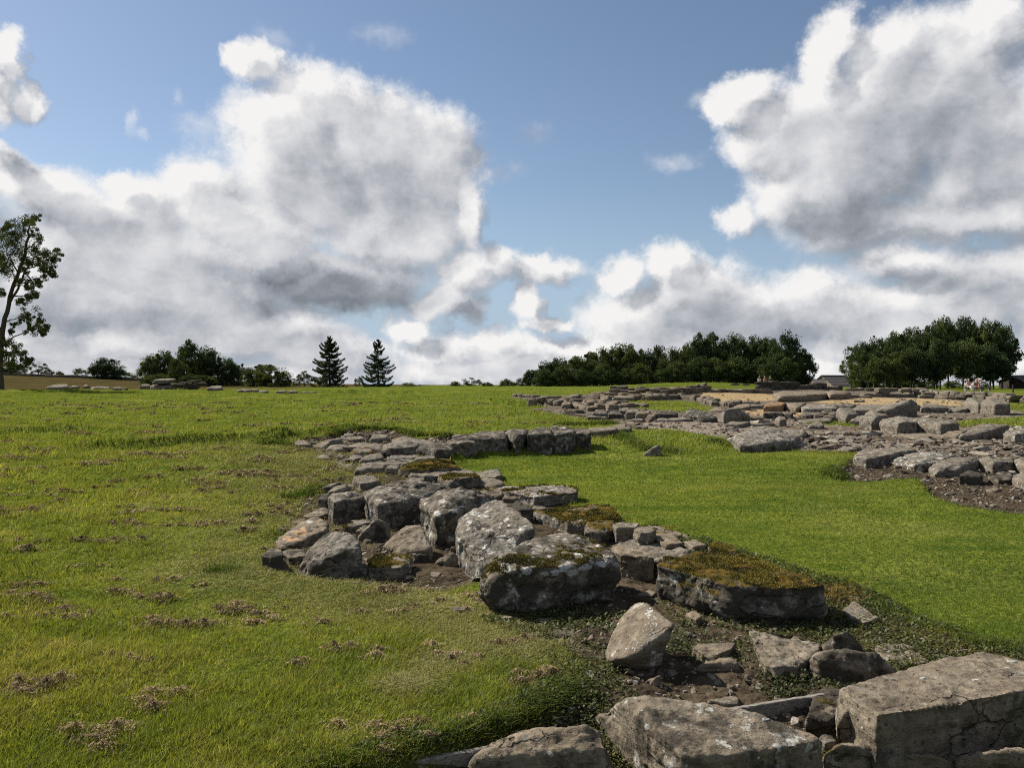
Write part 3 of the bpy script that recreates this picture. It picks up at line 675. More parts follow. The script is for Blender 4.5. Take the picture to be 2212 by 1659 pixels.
def build_heroes():
    # --- the big tumbled blocks, back to front
    H('stone_block','1',(670,1228,1035),[(622,985),(660,952),(860,928),(942,1000),(680,1035)],'small dark cube-shaped block on the left of the large grey blocks',GW,1.0,.2,.25,.35,.55,24)
    H('stone_block','1',(1180,1243,1030),[(930,955),(1180,852),(1290,828),(1450,862),(1640,880),(1425,1000),(1060,1042),(1000,1000)],'wide grey block with a worn top, second from the left among the big blocks',GW,.96,.15,.12,.45,.5,18)
    H('stone_block','1',(1620,1408,1160),[(1425,1000),(1600,915),(1760,886),(1900,910),(2065,1000),(1720,1105),(1560,1168),(1445,1080)],'tall grey block with white lichen on its front edge behind the leaning slab',GW,.94,.2,.15,.55,.5,14)
    H('stone_slab','4',(800,660,600),[(615,195,.36),(760,110,.44),(990,8,.52),(1110,100,.47),(1300,322,.32),(1160,520,.2),(830,622,.13),(640,365,.27)],'big pale slab leaning against the blocks, speckled with lichen',GW,.98,.1,.22,.6,.3,22)
    H('boulder','4',(1060,1045,700),[(850,690,.20),(900,600,.28),(1060,460,.36),(1230,350,.39),(1560,300,.40),(1800,335,.38),(1985,470,.35),(2020,540,.30),(1560,610,.30),(1150,640,.29),(960,700,.25)],
      'largest rounded boulder, white lichen patches and golden moss on top',GW,.86,.28,.40,.62,.62,9,sink=.03,extra=[(830,800,.16),(2045,700,.16)],rough=.8)
    H('stone_block','2',(250,1052,957),[(-112,905),(-60,862),(300,868),(420,898),(560,898),(576,935),(320,958),(190,962)],'long thin block at the back of the big blocks, its right end against the lawn',GW,1.0,.12,.42,.45,.3,26)
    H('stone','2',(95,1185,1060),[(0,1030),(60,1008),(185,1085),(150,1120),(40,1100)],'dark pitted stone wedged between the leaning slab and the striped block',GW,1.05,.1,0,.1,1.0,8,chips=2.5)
    H('stone_block','2',(470,1305,1172),[(198,1068),(420,1038),(845,1058),(962,1165),(900,1190),(680,1185),(480,1174)],'block with upright grooves on its lit side and dark moss over the top',GW,1.0,.15,.78,.5,.35,24)
    H('stone','2',(800,1402,1275),[(655,1195),(880,1178),(890,1240),(740,1262),(625,1290)],'rough mossy stone right of the grooved block, pitted front',GW,1.02,.2,.6,.3,.6,9,chips=1.6)
    H('stone_block','2',(960,1372,1228),[(872,1220),(940,1188),(1105,1205),(1075,1242),(900,1245)],'upright grey block in the mortared row, just right of the pitted mossy stone',GW,1.0,.3,.2,.35,.15,20)
    H('stone_block','2',(1115,1434,1268),[(1052,1255),(1150,1225),(1245,1265),(1190,1298),(1100,1280)],'narrow pale upright block in the mortared row beside the clean cut block',GW,1.0,.4,.05,.3,.15,18)
    H('stone_slab','2',(1260,1322,1285),[(1100,1225),(1250,1222),(1400,1272),(1390,1300),(1240,1300)],'thin slab with orange moss behind the mortared row',GW,1.0,.2,.55,.3,.3,16)
    H('stone_block','2',(1322,1486,1388),[(1195,1306),(1290,1288),(1400,1300),(1482,1372),(1335,1390)],'clean brown cut block with a sharp dark end, middle of the mortared row',GW,1.0,.8,0,.05,.05,26)
    H('stone','2',(1570,1466,1402),[(1486,1362),(1580,1344),(1690,1385),(1560,1408)],'rounded brown stone at the right of the clean cut block',GW,1.0,.75,0,.08,.1,9)
    H('stone','2',(1410,1346,1302),[(1364,1302),(1420,1264),(1478,1302),(1430,1326)],'small pointed stone sitting on the lawn edge behind the cut block',GW,1.05,.6,0,.1,.1,10)
    H('stone','2',(1502,1348,1318),[(1468,1316),(1500,1296),(1538,1326),(1505,1338)],'smallest stone on the lawn edge, next to the pointed one',GW,1.05,.6,0,.1,.1,9)
    H('stone_slab','2',(1810,1472,1425),[(1672,1402),(1760,1368),(1900,1385),(1955,1462),(1720,1452)],'low mossy stone at the lawn edge behind the large moss-topped block',GW,1.02,.3,.85,.3,.4,12)
    H('stone_block','2',(1080,1692,1490),[(842,1430),(900,1388),(1180,1455),(1222,1500),(1090,1494),(925,1474)],'brown block with a dark square recess at the end of the big boulder',GW,1.0,.85,.05,.15,.4,22)
    H('stone','2',(1245,1650,1535),[(1212,1530),(1250,1500),(1290,1512),(1265,1540)],'small pale upright stone set in mortar beside the moss-topped block',GW,1.0,.45,0,.3,0,18)
    H('stone_block','5',(1370,772,440),[(718,245),(780,170),(980,148),(1180,128),(1500,162),(1650,190),(2060,330),(2148,408),(1750,442),(1330,415),(1225,372),(1080,320)],
      'largest moss-topped block, thick golden moss above a black front face',GW,1.0,.22,.9,.5,.8,24,extra=[(700,385,.02)])
    H('stone_slab','1',(2010,1002,962),[(1885,935),(1980,890),(2140,893),(2152,960),(2060,1002),(1950,990)],'brown mossy slab between the tall lichened block and the long thin block',GW,1.0,.55,.45,.2,.4,14)
    H('stone','2',(20,1020,985),[(-80,985),(-30,955),(60,960),(110,990),(30,1002)],'brown filler stone in front of the long thin block',GW,1.0,.65,.1,.15,.3,12)
    H('stone','2',(205,1120,1080),[(165,1085),(190,1050),(260,1050),(300,1075),(230,1095)],'dark filler stone beside the left end of the grooved block',GW,1.0,.4,.1,.15,.5,12)
    # mortar bed under the row
    H('stone_slab','2',(1330,1500,1462),[(880,1380),(1100,1330),(1300,1380),(1540,1450),(1480,1492),(1240,1500),(1060,1440)],'grey mortar bed that the row of small cut blocks sits in',GW,1.05,.2,0,.1,.05,12,drape=.06)
    # --- loose stones left of the blocks
    H('stone_slab','1',(300,1440,1400),[(122,1392,.03),(440,1150,.16),(540,1133,.20),(615,1190,.20),(610,1255,.16),(420,1345,.08),(220,1425,.03)],'tilted slab with an orange scar and one white lichen disc',GL,1.0,.72,.05,.22,.3,22)
    H('stone','1',(130,1592,1470),[(55,1472),(130,1422),(215,1440),(235,1500),(120,1486)],'dark cracked stone, leftmost of the loose ones, lying on the grass',GL,1.03,.2,0,.1,.85,11)
    H('stone','1',(350,1558,1490),[(215,1462),(300,1425),(410,1428),(432,1482),(300,1500)],'low dark stone touching the saddle-shaped boulder on its left',GL,1.03,.3,.1,.15,.7,10)
    H('boulder','1',(620,1645,1480),[(352,1590,.06),(470,1480,.12),(490,1380,.18),(560,1320,.23),(660,1285,.28),(800,1273,.33),(880,1310,.33),(918,1400,.27),(905,1480,.20),(620,1500,.20),(480,1590,.09)],'saddle-shaped grey boulder with a rounded ridge lying in front of the loose stones',GL,.9,.05,0,.35,.55,8)
    H('stone','1',(850,1283,1215),[(745,1245),(830,1163),(980,1162),(1005,1200),(860,1220)],'mossy dark stone just below the dark cube-shaped block',GL,1.02,.3,.45,.25,.6,9)
    H('stone','1',(915,1312,1262),[(862,1272),(930,1222),(985,1235),(940,1278)],'small brown stone between the mossy dark stone and the saddle-shaped boulder',GL,1.02,.7,.1,.15,.3,9)
    H('stone','1',(1000,1348,1270),[(890,1315,.06),(1028,1180,.24),(1100,1190,.24),(1152,1272,.15),(1040,1318,.10)],'pointed grey stone standing between the mossy stone and the triangular slab',GL,1.0,.3,0,.2,.5,14)
    H('stone','1',(1130,1258,1205),[(1092,1200),(1130,1170),(1172,1200),(1150,1228)],'small knobbly stone wedged under the wide grey block',GL,1.02,.3,0,.3,.4,9)
    H('stone_slab','1',(1320,1512,1450),[(1092,1402,.06),(1300,1225,.22),(1430,1218,.25),(1505,1440,.09),(1300,1450,.07),(1180,1440,.05)],'triangular brown slab leaning in front of the wide grey block',GL,1.02,.62,0,.15,.3,20)
    H('stone','1',(1400,1522,1462),[(1285,1455),(1360,1425),(1505,1440),(1495,1485),(1380,1480)],'dark stone under the front corner of the triangular slab',GL,1.0,.3,0,.1,.7,10)
    H('stone_block','1',(1180,1700,1592),[(955,1520),(1060,1478),(1320,1488),(1345,1535),(1250,1592),(985,1592)],'pale square stone with bright yellow moss, frontmost of the loose ones',GL,1.0,.3,.62,.5,.25,16)
    H('stone','1',(860,1672,1610),[(762,1602),(830,1552),(940,1548),(965,1600),(860,1625)],'rough grey stone left of the yellow-mossed square stone',GL,1.03,.3,.1,.3,.4,9)
    H('stone','1',(1620,1562,1515),[(1542,1542,.02),(1690,1458,.12),(1742,1490,.10),(1640,1542,.04)],'brown wedge-shaped stone lying in the soil left of the leaning slab',GL,1.0,.7,0,.1,.2,18)
    H('stone','1',(1720,1452,1405),[(1680,1422),(1740,1368),(1765,1402)],'small sharp stone by the foot of the tall lichen-edged block',GL,1.0,.5,0,.2,.3,12)
    H('stone_slab','1',(520,1172,1140),[(415,1142),(560,1073),(632,1080),(622,1132),(480,1162)],'flat brown slab lying behind the tilted orange-scarred slab',GL,1.02,.6,0,.1,.3,16)
    H('stone_slab','1',(365,1214,1192),[(305,1190),(370,1166),(432,1172),(380,1204)],'thin flake of stone on the grass left of the flat brown slab',GL,1.02,.7,0,.1,.2,14)
    H('stone','1',(225,1282,1250),[(188,1252),(220,1238),(262,1258),(220,1268)],'little dark flake alone on the grass left of the tilted slab',GL,1.02,.3,0,.1,.5,10)
    H('stone','1',(970,1165,1112),[(925,1118),(960,1098),(1010,1118),(975,1132)],'small dark stone between the cube-shaped block and the wide grey block',GL,1.02,.2,0,.1,.8,9)
    H('stone','1',(1360,1535,1508),[(1338,1510),(1360,1495),(1388,1512),(1362,1520)],'small orange stone on the edge of the yellow-mossed square stone',GL,1.02,.97,0,0,0,9)
    H('stone','1',(580,1068,1000),[(532,1000),(570,955),(632,948),(628,1005)],'dark ragged stone half under the turf beside the cube-shaped block',GL,1.02,.2,.1,.1,.8,8)
    H('stone','1',(700,968,925),[(612,932),(700,882),(792,868),(815,905),(720,932)],'pale smooth stone behind the dark cube-shaped block',GL,1.02,.45,0,.3,.1,9)
    H('stone_slab','1',(640,932,893),[(552,906),(640,862),(735,848),(742,870),(650,897)],'thin dark slab at the turf edge behind the pale smooth stone',GL,1.02,.2,.1,.1,.7,14)
    H('stone_block','1',(910,938,862),[(832,832),(852,800),(1000,805),(1088,832),(1080,848),(905,862)],'upright grey block with a lit left side behind the wide grey block',GW,1.0,.12,0,.2,.25,24)
    # --- upper part of the wall and its far corner
    H('stone_slab','1',(1390,868,830),[(1290,828),(1330,808),(1460,812),(1450,840),(1350,846)],'short dark slab lying on the back of the wide grey block',GW,1.0,.2,.1,.2,.5,16)
    H('stone_block','1',(1690,902,838),[(1572,800),(1640,780),(1900,780),(1942,812),(1690,842)],'thick moss-capped block with a dark front, behind the two largest blocks',GW,1.0,.3,.62,.3,.5,22)
    H('stone_slab','1',(2040,900,868),[(1890,858),(1960,815),(2112,820),(2148,856),(2050,884)],'flat slab beside the moss-capped block at the lawn edge',GW,1.0,.4,.3,.2,.3,16)
    H('stone_slab','1',(1480,838,785),[(1332,782),(1420,745),(1850,736),(1905,775),(1700,792),(1450,795)],'long flat slab lying across the wall behind the moss-capped block',GW,1.0,.35,.15,.25,.3,18)
    H('stone_block','1',(2050,830,785),[(1845,765),(1900,738),(2092,735),(2122,790),(1990,792)],'grey block at the lawn end of the long flat slab',GW,1.0,.2,.05,.25,.3,20)
    H('stone_slab','1',(1350,795,742),[(1232,742),(1300,690),(1500,655),(1700,643),(1772,720),(1600,724),(1300,748)],'long stone thick with orange moss, third slab from the corner',GW,1.0,.3,.95,.25,.5,12)
    H('stone_block','1',(1170,778,725),[(1115,728),(1150,700),(1245,698),(1240,738)],'small grey block at the left end of the long orange-mossed stone',GW,1.0,.2,.15,.2,.3,18)
    H('stone_slab','1',(980,782,730),[(855,745),(900,700),(1000,688),(1112,700),(1105,728),(900,752)],'dark-fronted slab left of the small grey block, on the grass',GW,1.0,.25,.1,.2,.45,16)
    H('stone_slab','1',(1120,712,680),[(895,692),(980,664),(1200,650),(1382,660),(1372,686),(1100,700)],'thin grey slab in the middle of the stepped stones',GW,1.0,.3,.05,.3,.3,16)
    H('stone','1',(1450,688,645),[(1368,652),(1420,620),(1545,618),(1555,648),(1400,664)],'rounded grey stone at the right end of the thin grey slab',GW,1.0,.2,.1,.3,.35,10)
    H('stone_slab','1',(1310,668,632),[(1128,642),(1172,612),(1505,602),(1525,626),(1380,642)],'long narrow slab in front of the corner stones',GU,1.0,.2,.05,.2,.35,18)
    H('stone_slab','1',(1000,692,650),[(888,662),(950,618),(1080,603),(1105,640),(950,672)],'slab sloping left beside the long narrow slab',GU,1.0,.3,.1,.2,.3,16)
    H('stone_block','1',(850,688,645),[(798,640),(820,616),(932,616),(922,642),(850,655)],'small squared block at the left of the sloping slab',GU,1.0,.3,.05,.2,.3,20)
    H('stone','1',(730,668,628),[(698,628),(722,610),(762,620),(757,642)],'small lit stone at the left end of the stepped stones',GU,1.0,.35,0,.2,.3,14)
    H('stone','1',(570,662,632),[(480,648),(540,616),(620,624),(645,646),(560,658)],'low half-buried stone in the grass left of the stepped stones',GU,1.03,.5,.05,.2,.3,8)
    H('stone','1',(370,542,498),[(275,528),(360,488),(420,488),(478,522),(400,536)],'half-buried rounded stone, furthest left at the corner',GU,1.03,.3,.2,.2,.3,8)
    H('stone_slab','1',(560,554,530),[(470,542,.02),(620,485,.14),(665,478,.15),(650,522,.08),(590,548,.02)],'pale slab sloping down to the left at the corner',GU,1.0,.4,0,.3,.2,18)
    H('stone','1',(670,552,505),[(600,535,.05),(650,484,.2),(722,470,.22),(755,516,.16),(700,532,.08)],'pointed stone right of the pale sloping slab',GU,1.0,.35,0,.25,.25,14)
    H('stone_slab','1',(700,594,555),[(602,552),(690,525),(792,530),(805,560),(690,572)],'dark-edged slab in front of the pointed stone',GU,1.0,.35,.1,.25,.4,14)
    H('stone','1',(802,464,440),[(752,442),(780,424),(850,434),(846,452),(760,456)],'small dark stone at the back edge of the corner under the turf',GU,1.0,.4,0,.1,.4,12)
    H('stone_slab','1',(830,502,478),[(738,482),(790,454),(922,454),(935,476),(850,490)],'flat slab with a shadowed front behind the pointed stone',GU,1.0,.5,.05,.2,.3,14)
    H('stone_block','1',(1080,508,468),[(985,470),(1010,430),(1142,437),(1162,462),(1015,484)],'tilted pale block standing proud at the back of the corner',GU,1.0,.35,0,.25,.15,26)
    H('stone_slab','1',(900,624,592),[(815,585),(870,545),(985,545),(1015,592),(830,606)],'brown-mossed slab with a deep shadow below, middle of the corner',GU,1.0,.4,.6,.2,.4,14)
    H('stone_slab','1',(950,588,550),[(798,530),(900,508),(1090,518),(1092,562),(820,560)],'broad flat slab lying behind the brown-mossed slab',GU,1.0,.45,.05,.25,.25,16)
    H('stone_block','1',(1160,642,562),[(1088,522),(1250,495),(1400,510),(1395,552),(1130,562)],'large block with a bright left face and dark front at the inner corner',GU,1.0,.2,.15,.35,.4,22)
    H('stone_slab','1',(1450,548,515),[(1180,470),(1280,450),(1400,488),(1560,505),(1575,540),(1400,550),(1250,512)],'wide pale slab on top of the corner behind the large block',GU,1.0,.35,.1,.3,.25,16)
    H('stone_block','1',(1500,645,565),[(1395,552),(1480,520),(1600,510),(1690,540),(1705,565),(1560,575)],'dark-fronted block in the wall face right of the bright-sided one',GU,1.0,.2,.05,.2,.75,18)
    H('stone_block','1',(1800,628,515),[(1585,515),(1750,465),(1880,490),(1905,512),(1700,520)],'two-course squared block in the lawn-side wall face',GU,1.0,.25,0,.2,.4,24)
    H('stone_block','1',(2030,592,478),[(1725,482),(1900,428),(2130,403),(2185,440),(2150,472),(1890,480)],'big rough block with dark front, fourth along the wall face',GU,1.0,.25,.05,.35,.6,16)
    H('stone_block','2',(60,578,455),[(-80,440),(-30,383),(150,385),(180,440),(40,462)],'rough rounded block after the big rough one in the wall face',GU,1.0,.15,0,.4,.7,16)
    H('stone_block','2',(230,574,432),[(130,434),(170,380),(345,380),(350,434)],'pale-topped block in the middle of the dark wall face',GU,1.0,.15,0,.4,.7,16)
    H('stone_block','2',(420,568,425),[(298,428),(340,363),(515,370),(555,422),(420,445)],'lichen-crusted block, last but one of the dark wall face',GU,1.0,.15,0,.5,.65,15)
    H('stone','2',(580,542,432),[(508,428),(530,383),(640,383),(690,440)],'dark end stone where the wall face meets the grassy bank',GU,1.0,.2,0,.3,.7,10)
    H('stone_slab','2',(760,455,410),[(622,412),(680,378),(880,373),(915,405),(770,415)],'flat purple-brown slab beyond the end of the dark wall face',GR,1.0,.6,0,.1,.2,20)
    H('stone_slab','2',(900,392,372),[(815,368),(870,350),(992,350),(962,374)],'thin slab behind the purple-brown slab at the turf point',GR,1.0,.4,0,.2,.3,14)
    H('stone_slab','2',(1110,390,370),[(1038,370),(1080,357),(1165,357),(1175,372)],'narrow dark slab between gravel and grassy bank',GR,1.0,.3,0,.2,.5,14)
    H('stone','2',(960,418,390),[(908,392),(960,370),(1032,378),(1010,398)],'mossy stone at the left foot of the narrow dark slab',GR,1.0,.3,.4,.1,.5,10)
    H('stone_slab','2',(1210,612,590),[(1135,605,.02),(1270,528,.26),(1285,570,.2),(1220,606,.03)],'grey slab sticking out of the grassy bank alone',GR,1.0,.35,0,.15,.15,22)
    # --- weedy hollow in the foreground
    H('boulder','7',(880,768,700),[(795,655,.05),(830,745,.04),(960,722,.08),(1185,610,.17),(1405,425,.26),(1285,370,.27),(1175,245,.27),(1110,232,.26),(1030,260,.24),(925,400,.16),(890,585,.07)],
      'pale upright stone with a line of white specks, in front of the largest boulder',GF,.62,.62,0,.42,.12,16,sink=.02,rough=.55,facets=0)
    H('stone_slab','7',(1740,722,700),[(1555,622),(1620,588),(1932,576),(1885,640),(1742,706),(1640,675)],'thin clean flake lying right of the white-specked stone',GF,1.0,.62,0,.05,.1,24,drape=.05,rough=.7)
    H('stone','7',(1800,878,800),[(1588,795,.03),(1680,743,.06),(1900,720,.06),(1958,760,.05),(1955,835,-.03),(1700,855,-.04)],'smooth rounded brown stone half sunk in weeds below the thin flake',GF,1.0,.72,0,.05,.12,4,facets=0)
    H('stone_slab','5',(1740,1165,1140),[(1462,808),(1530,778),(1870,838),(2115,910),(2085,985),(1960,1080),(1750,1146),(1640,1112),(1560,1022),(1540,900)],'wide flat slab sunk level with the weeds in front of the moss-topped block',GF,1.0,.55,0,.25,.3,22,drape=.05,facets=.4)
    H('stone','6',(640,690,630),[(470,615,.05),(560,528,.13),(690,488,.19),(760,560,.14),(825,662,.05),(600,655,.05)],'small dark-crested stone right of the wide flat slab',GF,1.0,.2,0,.3,.75,12)
    H('boulder','6',(700,885,835),[(350,745,.07),(430,688,.13),(700,655,.16),(920,678,.15),(1092,830,.06),(900,845,.06),(620,835,.06),(440,805,.06)],'long low brown stone with black blotches behind the timber board',GF,1.02,.55,0,.2,.6,11)
    H('stone_block','6',(1150,778,748),[(930,640),(960,594),(1240,596),(1312,660),(1368,756),(1100,752),(990,705)],'flat-topped tan stone alone in weeds behind the cut corner block',GF,1.02,.62,0,.3,.15,15)
    H('stone','6',(820,428,375),[(642,300),(750,228),(900,320),(965,366),(830,404),(720,360)],'grey stone beside the orange dead grass at the lawn corner',GF,1.0,.4,0,.3,.2,14)
    H('stone','7',(1570,442,375),[(1503,325),(1570,296),(1642,345),(1600,378)],'round brown stone on bare soil below the moss-topped block',GF,1.0,.78,0,.05,.1,9)
    H('stone','7',(1235,938,905),[(1192,922,.01),(1240,885,.05),(1288,870,.06),(1260,915,.02)],'little light flake in the shade of the white-specked stone',GF,1.0,.6,0,.1,.1,14)
    H('stone','6',(290,908,872),[(218,812),(280,798),(338,840),(300,880)],'small tan stone standing in weeds right of the wide flat slab',GF,1.0,.75,0,.05,.1,12)
    H('stone','7',(1930,578,552),[(1898,556),(1950,520),(1972,540),(1935,566)],'small stone touching the tip of the thin clean flake',GF,1.0,.6,0,.1,.1,12)
    H('stone','7',(1870,972,948),[(1815,930),(1850,922),(1932,952),(1890,962)],'flat brown chip in the weeds below the smooth rounded stone',GF,1.0,.7,0,.05,.1,14)
    H('stone','7',(690,560,540),[(658,540),(690,520),(712,535),(690,552)],'small pale pebble-like stone in turf left of the white-specked stone',GF,1.0,.6,0,.1,0,9)
    H('stone','4',(650,972,940),[(575,935),(640,922),(722,930),(700,965),(620,968)],'flat brown stone sunk in the grass left of the largest boulder',GF,1.0,.6,0,.1,.1,12)
    H('stone','7',(740,605,585),[(705,588),(740,572),(770,582),(745,598)],'small brown stone at the left foot of the white-specked stone',GF,1.0,.7,0,.1,0,9)
    # front row
    H('stone_slab','7',(1820,1116,1075),[(1688,1072),(1800,1050),(1945,1028),(1962,1060),(1962,1108),(1880,1112)],'thin squared slab end behind the big foreground slab',GF,1.0,.4,0,.2,.2,24)
    H('boulder','7',(200,1700,1520),[(-345,1605,.16),(-150,1420,.2),(60,1358,.22),(340,1312,.25),(640,1306,.25),(760,1330,.24),(820,1500,.2),(870,1690,.14),(-320,1700,.12)],'flat brown rock at the bottom edge left of the big foreground slab',GF,1.02,.78,.2,.2,.3,14,sink=.15)
    H('stone_block','7',(1480,1850,1500),[(890,1055,.33),(960,1012,.35),(1300,1052,.34),(1700,1070,.34),(1990,1108,.33),(2190,1215,.32),(2560,1310,.30),(2660,1395,.28),(2320,1440,.29),(1720,1500,.30),(1490,1500,.30),(1240,1290,.33),(1050,1130,.35)],
      'big pitted slab at the bottom edge with a sloping lit left side',GF,1.0,.6,.12,.42,.45,20,sink=.15,extra=[(700,1185,.15),(712,1300,.09),(800,1500,.03),(870,1660,-.03)],rough=.7,facets=.3)
    H('stone_block','6',(1640,1640,1040),[(598,985),(700,918),(920,868),(1190,848),(1500,718),(1750,690),(1905,652),(2080,690),(2300,770),(2640,860),(2640,905),(2212,888),(1700,1040),(1330,1110),(1060,1180),(985,1205),(760,1090)],
      'long cut corner block with a ledge, largest stone at the bottom right',GF,1.0,.62,.05,.22,.25,26,sink=.12,rough=.55,facets=.35)
    H('stone_block','6',(930,1545,1310),[(585,1060,.27),(640,1045,.27),(760,1110,.27),(990,1225,.27),(1075,1252,.26),(930,1320,.24),(760,1290,.24),(600,1190,.25)],'lower ledge course under the lit left end of the cut corner block',GF,1.0,.6,.05,.4,.3,24,sink=.1,rough=.6)
    H('stone','6',(420,1290,1150),[(345,1120),(400,1000),(480,968),(690,998),(690,1050),(600,1075),(520,1250),(330,1240)],'dark mossy stone plugging the gap between board and corner block',GF,1.0,.6,.22,.2,.9,9)
    H('stone','6',(520,1540,1440),[(440,1400),(470,1370),(555,1385),(595,1430),(480,1450)],'small dark block between the big pitted slab and the corner block',GF,1.0,.2,.1,.2,.5,18)
    H('stone','6',(800,1720,1600),[(480,1570,0.36),(560,1530,0.37),(650,1455,0.38),(780,1470,0.38),(920,1505,0.37),(1090,1560,0.35),(1130,1700,0.31),(480,1720,0.31)],'rough mossy stone at the bottom edge under the corner block',GF,1.0,.65,.6,.3,.35,9)
    H('stone','6',(1350,1720,1620),[(1105,1590,0.34),(1250,1550,0.35),(1400,1570,0.35),(1520,1605,0.33),(1665,1660,0.30),(1600,1730,0.27),(1120,1730,0.27)],'smooth pinkish stone at the bottom edge right of the rough mossy one',GF,1.0,.75,0,.1,.15,10)
    H('boulder','6',(1950,1740,1620),[(1638,1605,0.33),(1700,1555,0.35),(1800,1540,0.36),(2212,1510,0.37),(2400,1580,0.35),(2350,1740,0.29),(1660,1740,0.28)],'rounded stone in the bottom right corner',GF,1.0,.72,.15,.15,.2,9)
    # --- edge stones right of the lawn
    H('stone_slab','3',(900,694,630),[(768,640),(850,572),(1100,545),(1300,560),(1312,582),(1060,622),(900,650)],'worn slab at the turf corner with crumbling soil beneath',GB,.98,.25,.05,.4,.35,14)
    H('stone_slab','3',(1210,742,690),[(1045,665),(1150,602),(1500,584),(1635,605),(1410,690),(1270,700)],'dark-edged slab tiled with pale lichen discs',GB,.96,.12,0,.85,.4,22)
    H('stone_slab','3',(1520,800,748),[(1392,720),(1450,690),(1560,640),(1800,622),(1845,650),(1825,700),(1650,745),(1440,760)],'broad grey slab right of the lichen-tiled slab',GB,.96,.15,0,.35,.2,12)
    H('stone_block','3',(2000,788,690),[(1800,652),(1900,623),(2120,632),(2120,672),(1950,685)],'squared block set in mortar behind the broad grey slab',GB,1.0,.3,0,.4,.2,22)
    H('stone_block','3',(2230,795,705),[(2125,672),(2180,640),(2420,645),(2420,700),(2230,708)],'squared block at the picture edge, last in that row',GB,1.0,.3,0,.35,.2,22)
    H('boulder','3',(2220,905,820),[(2115,805),(2200,768),(2350,790),(2350,850),(2220,850)],'pale rounded stone at the right picture edge above bare soil',GB,1.0,.35,0,.3,.15,9)
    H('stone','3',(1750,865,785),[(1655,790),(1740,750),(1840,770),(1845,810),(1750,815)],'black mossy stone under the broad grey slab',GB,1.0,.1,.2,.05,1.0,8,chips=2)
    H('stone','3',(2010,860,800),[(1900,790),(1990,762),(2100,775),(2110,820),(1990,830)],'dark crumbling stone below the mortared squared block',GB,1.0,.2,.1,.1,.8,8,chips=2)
    H('stone_slab','3',(700,585,566),[(600,562),(680,534),(790,528),(804,556),(700,577)],'flat grey slab on the soil behind the turf corner',GB,1.0,.15,0,.3,.2,16)
    H('stone','3',(1945,938,920),[(1880,918),(1945,897),(2015,910),(1960,930)],'brown flake lying on the bare soil',GB,1.0,.72,0,.05,.1,14)
    H('stone','3',(2020,985,973),[(2000,973),(2022,966),(2045,974),(2022,980)],'small orange pebble on the bare soil',GB,1.0,.97,0,0,0,9)
    H('stone_slab','3',(1400,560,545),[(1285,545),(1400,528),(1540,535),(1500,552)],'thin dark slab on the rubble behind the lichen-tiled slab',GB,1.0,.4,0,.1,.4,14)
    H('stone','3',(1610,595,572),[(1555,572),(1610,548),(1665,565),(1640,585)],'sloping rubble stone behind the broad grey slab',GB,1.0,.6,0,.1,.3,12)
    # --- terrace stones, right
    H('boulder','2',(2060,572,520),[(1840,490,.10),(1990,425,.2),(2150,355,.42),(2220,362,.44),(2330,415,.3),(2490,470,.2),(2380,500,.18),(2100,528,.22),(1970,545,.16),(1880,510,.1)],'big pale flat-topped boulder at the far right edge of the lawn',GR,.92,.08,0,.55,.3,14)
    H('stone','2',(2165,580,548),[(2112,560),(2160,533),(2215,545),(2190,566)],'small smooth stone against the pale flat-topped boulder',GR,1.0,.3,0,.2,.1,8)
    H('stone_slab','3',(230,468,448),[(95,428),(160,390),(300,393),(348,428),(300,458),(220,455)],'cracked pale slab behind the flat-topped boulder',GR,1.0,.2,0,.4,.15,14)
    H('stone_block','3',(110,368,312),[(60,302),(90,278),(150,284),(157,312),(100,318)],'small upright block behind the cracked pale slab',GR,1.0,.25,0,.25,.2,14)
    H('stone','3',(420,388,352),[(352,372),(400,332),(460,330),(488,376)],'rounded dome-shaped stone in the grass strip',GR,1.0,.2,0,.3,.2,7)
    H('stone_block','3',(665,338,265),[(583,245),(620,202),(720,203),(785,262),(680,275)],'grey block with one dark side behind the dome-shaped stone',GR,1.0,.2,0,.25,.25,13)
    H('stone_slab','3',(780,350,318),[(700,325),(790,278),(850,273),(905,332),(800,350)],'sloping grey slab left of the nearest large terrace block',GR,1.0,.3,0,.25,.2,14)
    H('stone_block','3',(870,396,318),[(783,305),(850,268),(960,263),(985,312),(900,325)],'pitted block left of the double block above the mortar',GR,1.0,.25,0,.4,.4,11)
    H('stone_block','3',(1130,434,332),[(965,322),(1030,290),(1180,281),(1335,304),(1275,332),(1130,335)],'long double block with pale top, left half',GR,1.0,.35,0,.5,.2,18)
    H('stone_block','3',(1450,452,352),[(1272,338),(1335,305),(1622,318),(1645,338),(1500,354)],'long double block with dark right end, right half',GR,1.0,.28,0,.4,.3,18)
    H('stone_slab','3',(850,276,220),[(738,222),(800,178),(1045,178),(965,226)],'grey slab lying under the raised leaning block',GR,1.0,.2,0,.3,.2,16)
    H('stone_block','3',(1090,292,228),[(938,228),(1030,178),(1240,132),(1288,155),(1235,195),(1050,230)],'raised leaning block pointing right, tallest on the terrace',GR,.92,.12,0,.2,.15,20)
    H('stone_slab','3',(930,292,262),[(832,252),(880,226),(1000,233),(1048,276),(920,274)],'flat stone in front of the raised leaning block',GR,1.0,.35,0,.2,.2,16)
    H('stone','3',(1280,234,202),[(1238,210),(1280,170),(1322,200),(1290,216)],'small pale stone behind the tip of the leaning block',GR,1.0,.4,0,.2,.1,11)
    H('stone_slab','3',(1430,247,198),[(1322,200),(1350,176),(1540,188),(1565,216),(1420,206)],'long dark-fronted stone right of the leaning block',GR,1.0,.15,0,.15,.5,16)
    H('stone_slab','3',(1650,247,222),[(1560,222),(1620,195),(1700,192),(1760,220),(1650,236)],'low grey rubble heap left of the two tall ruin blocks',GR,1.0,.2,0,.25,.2,8)
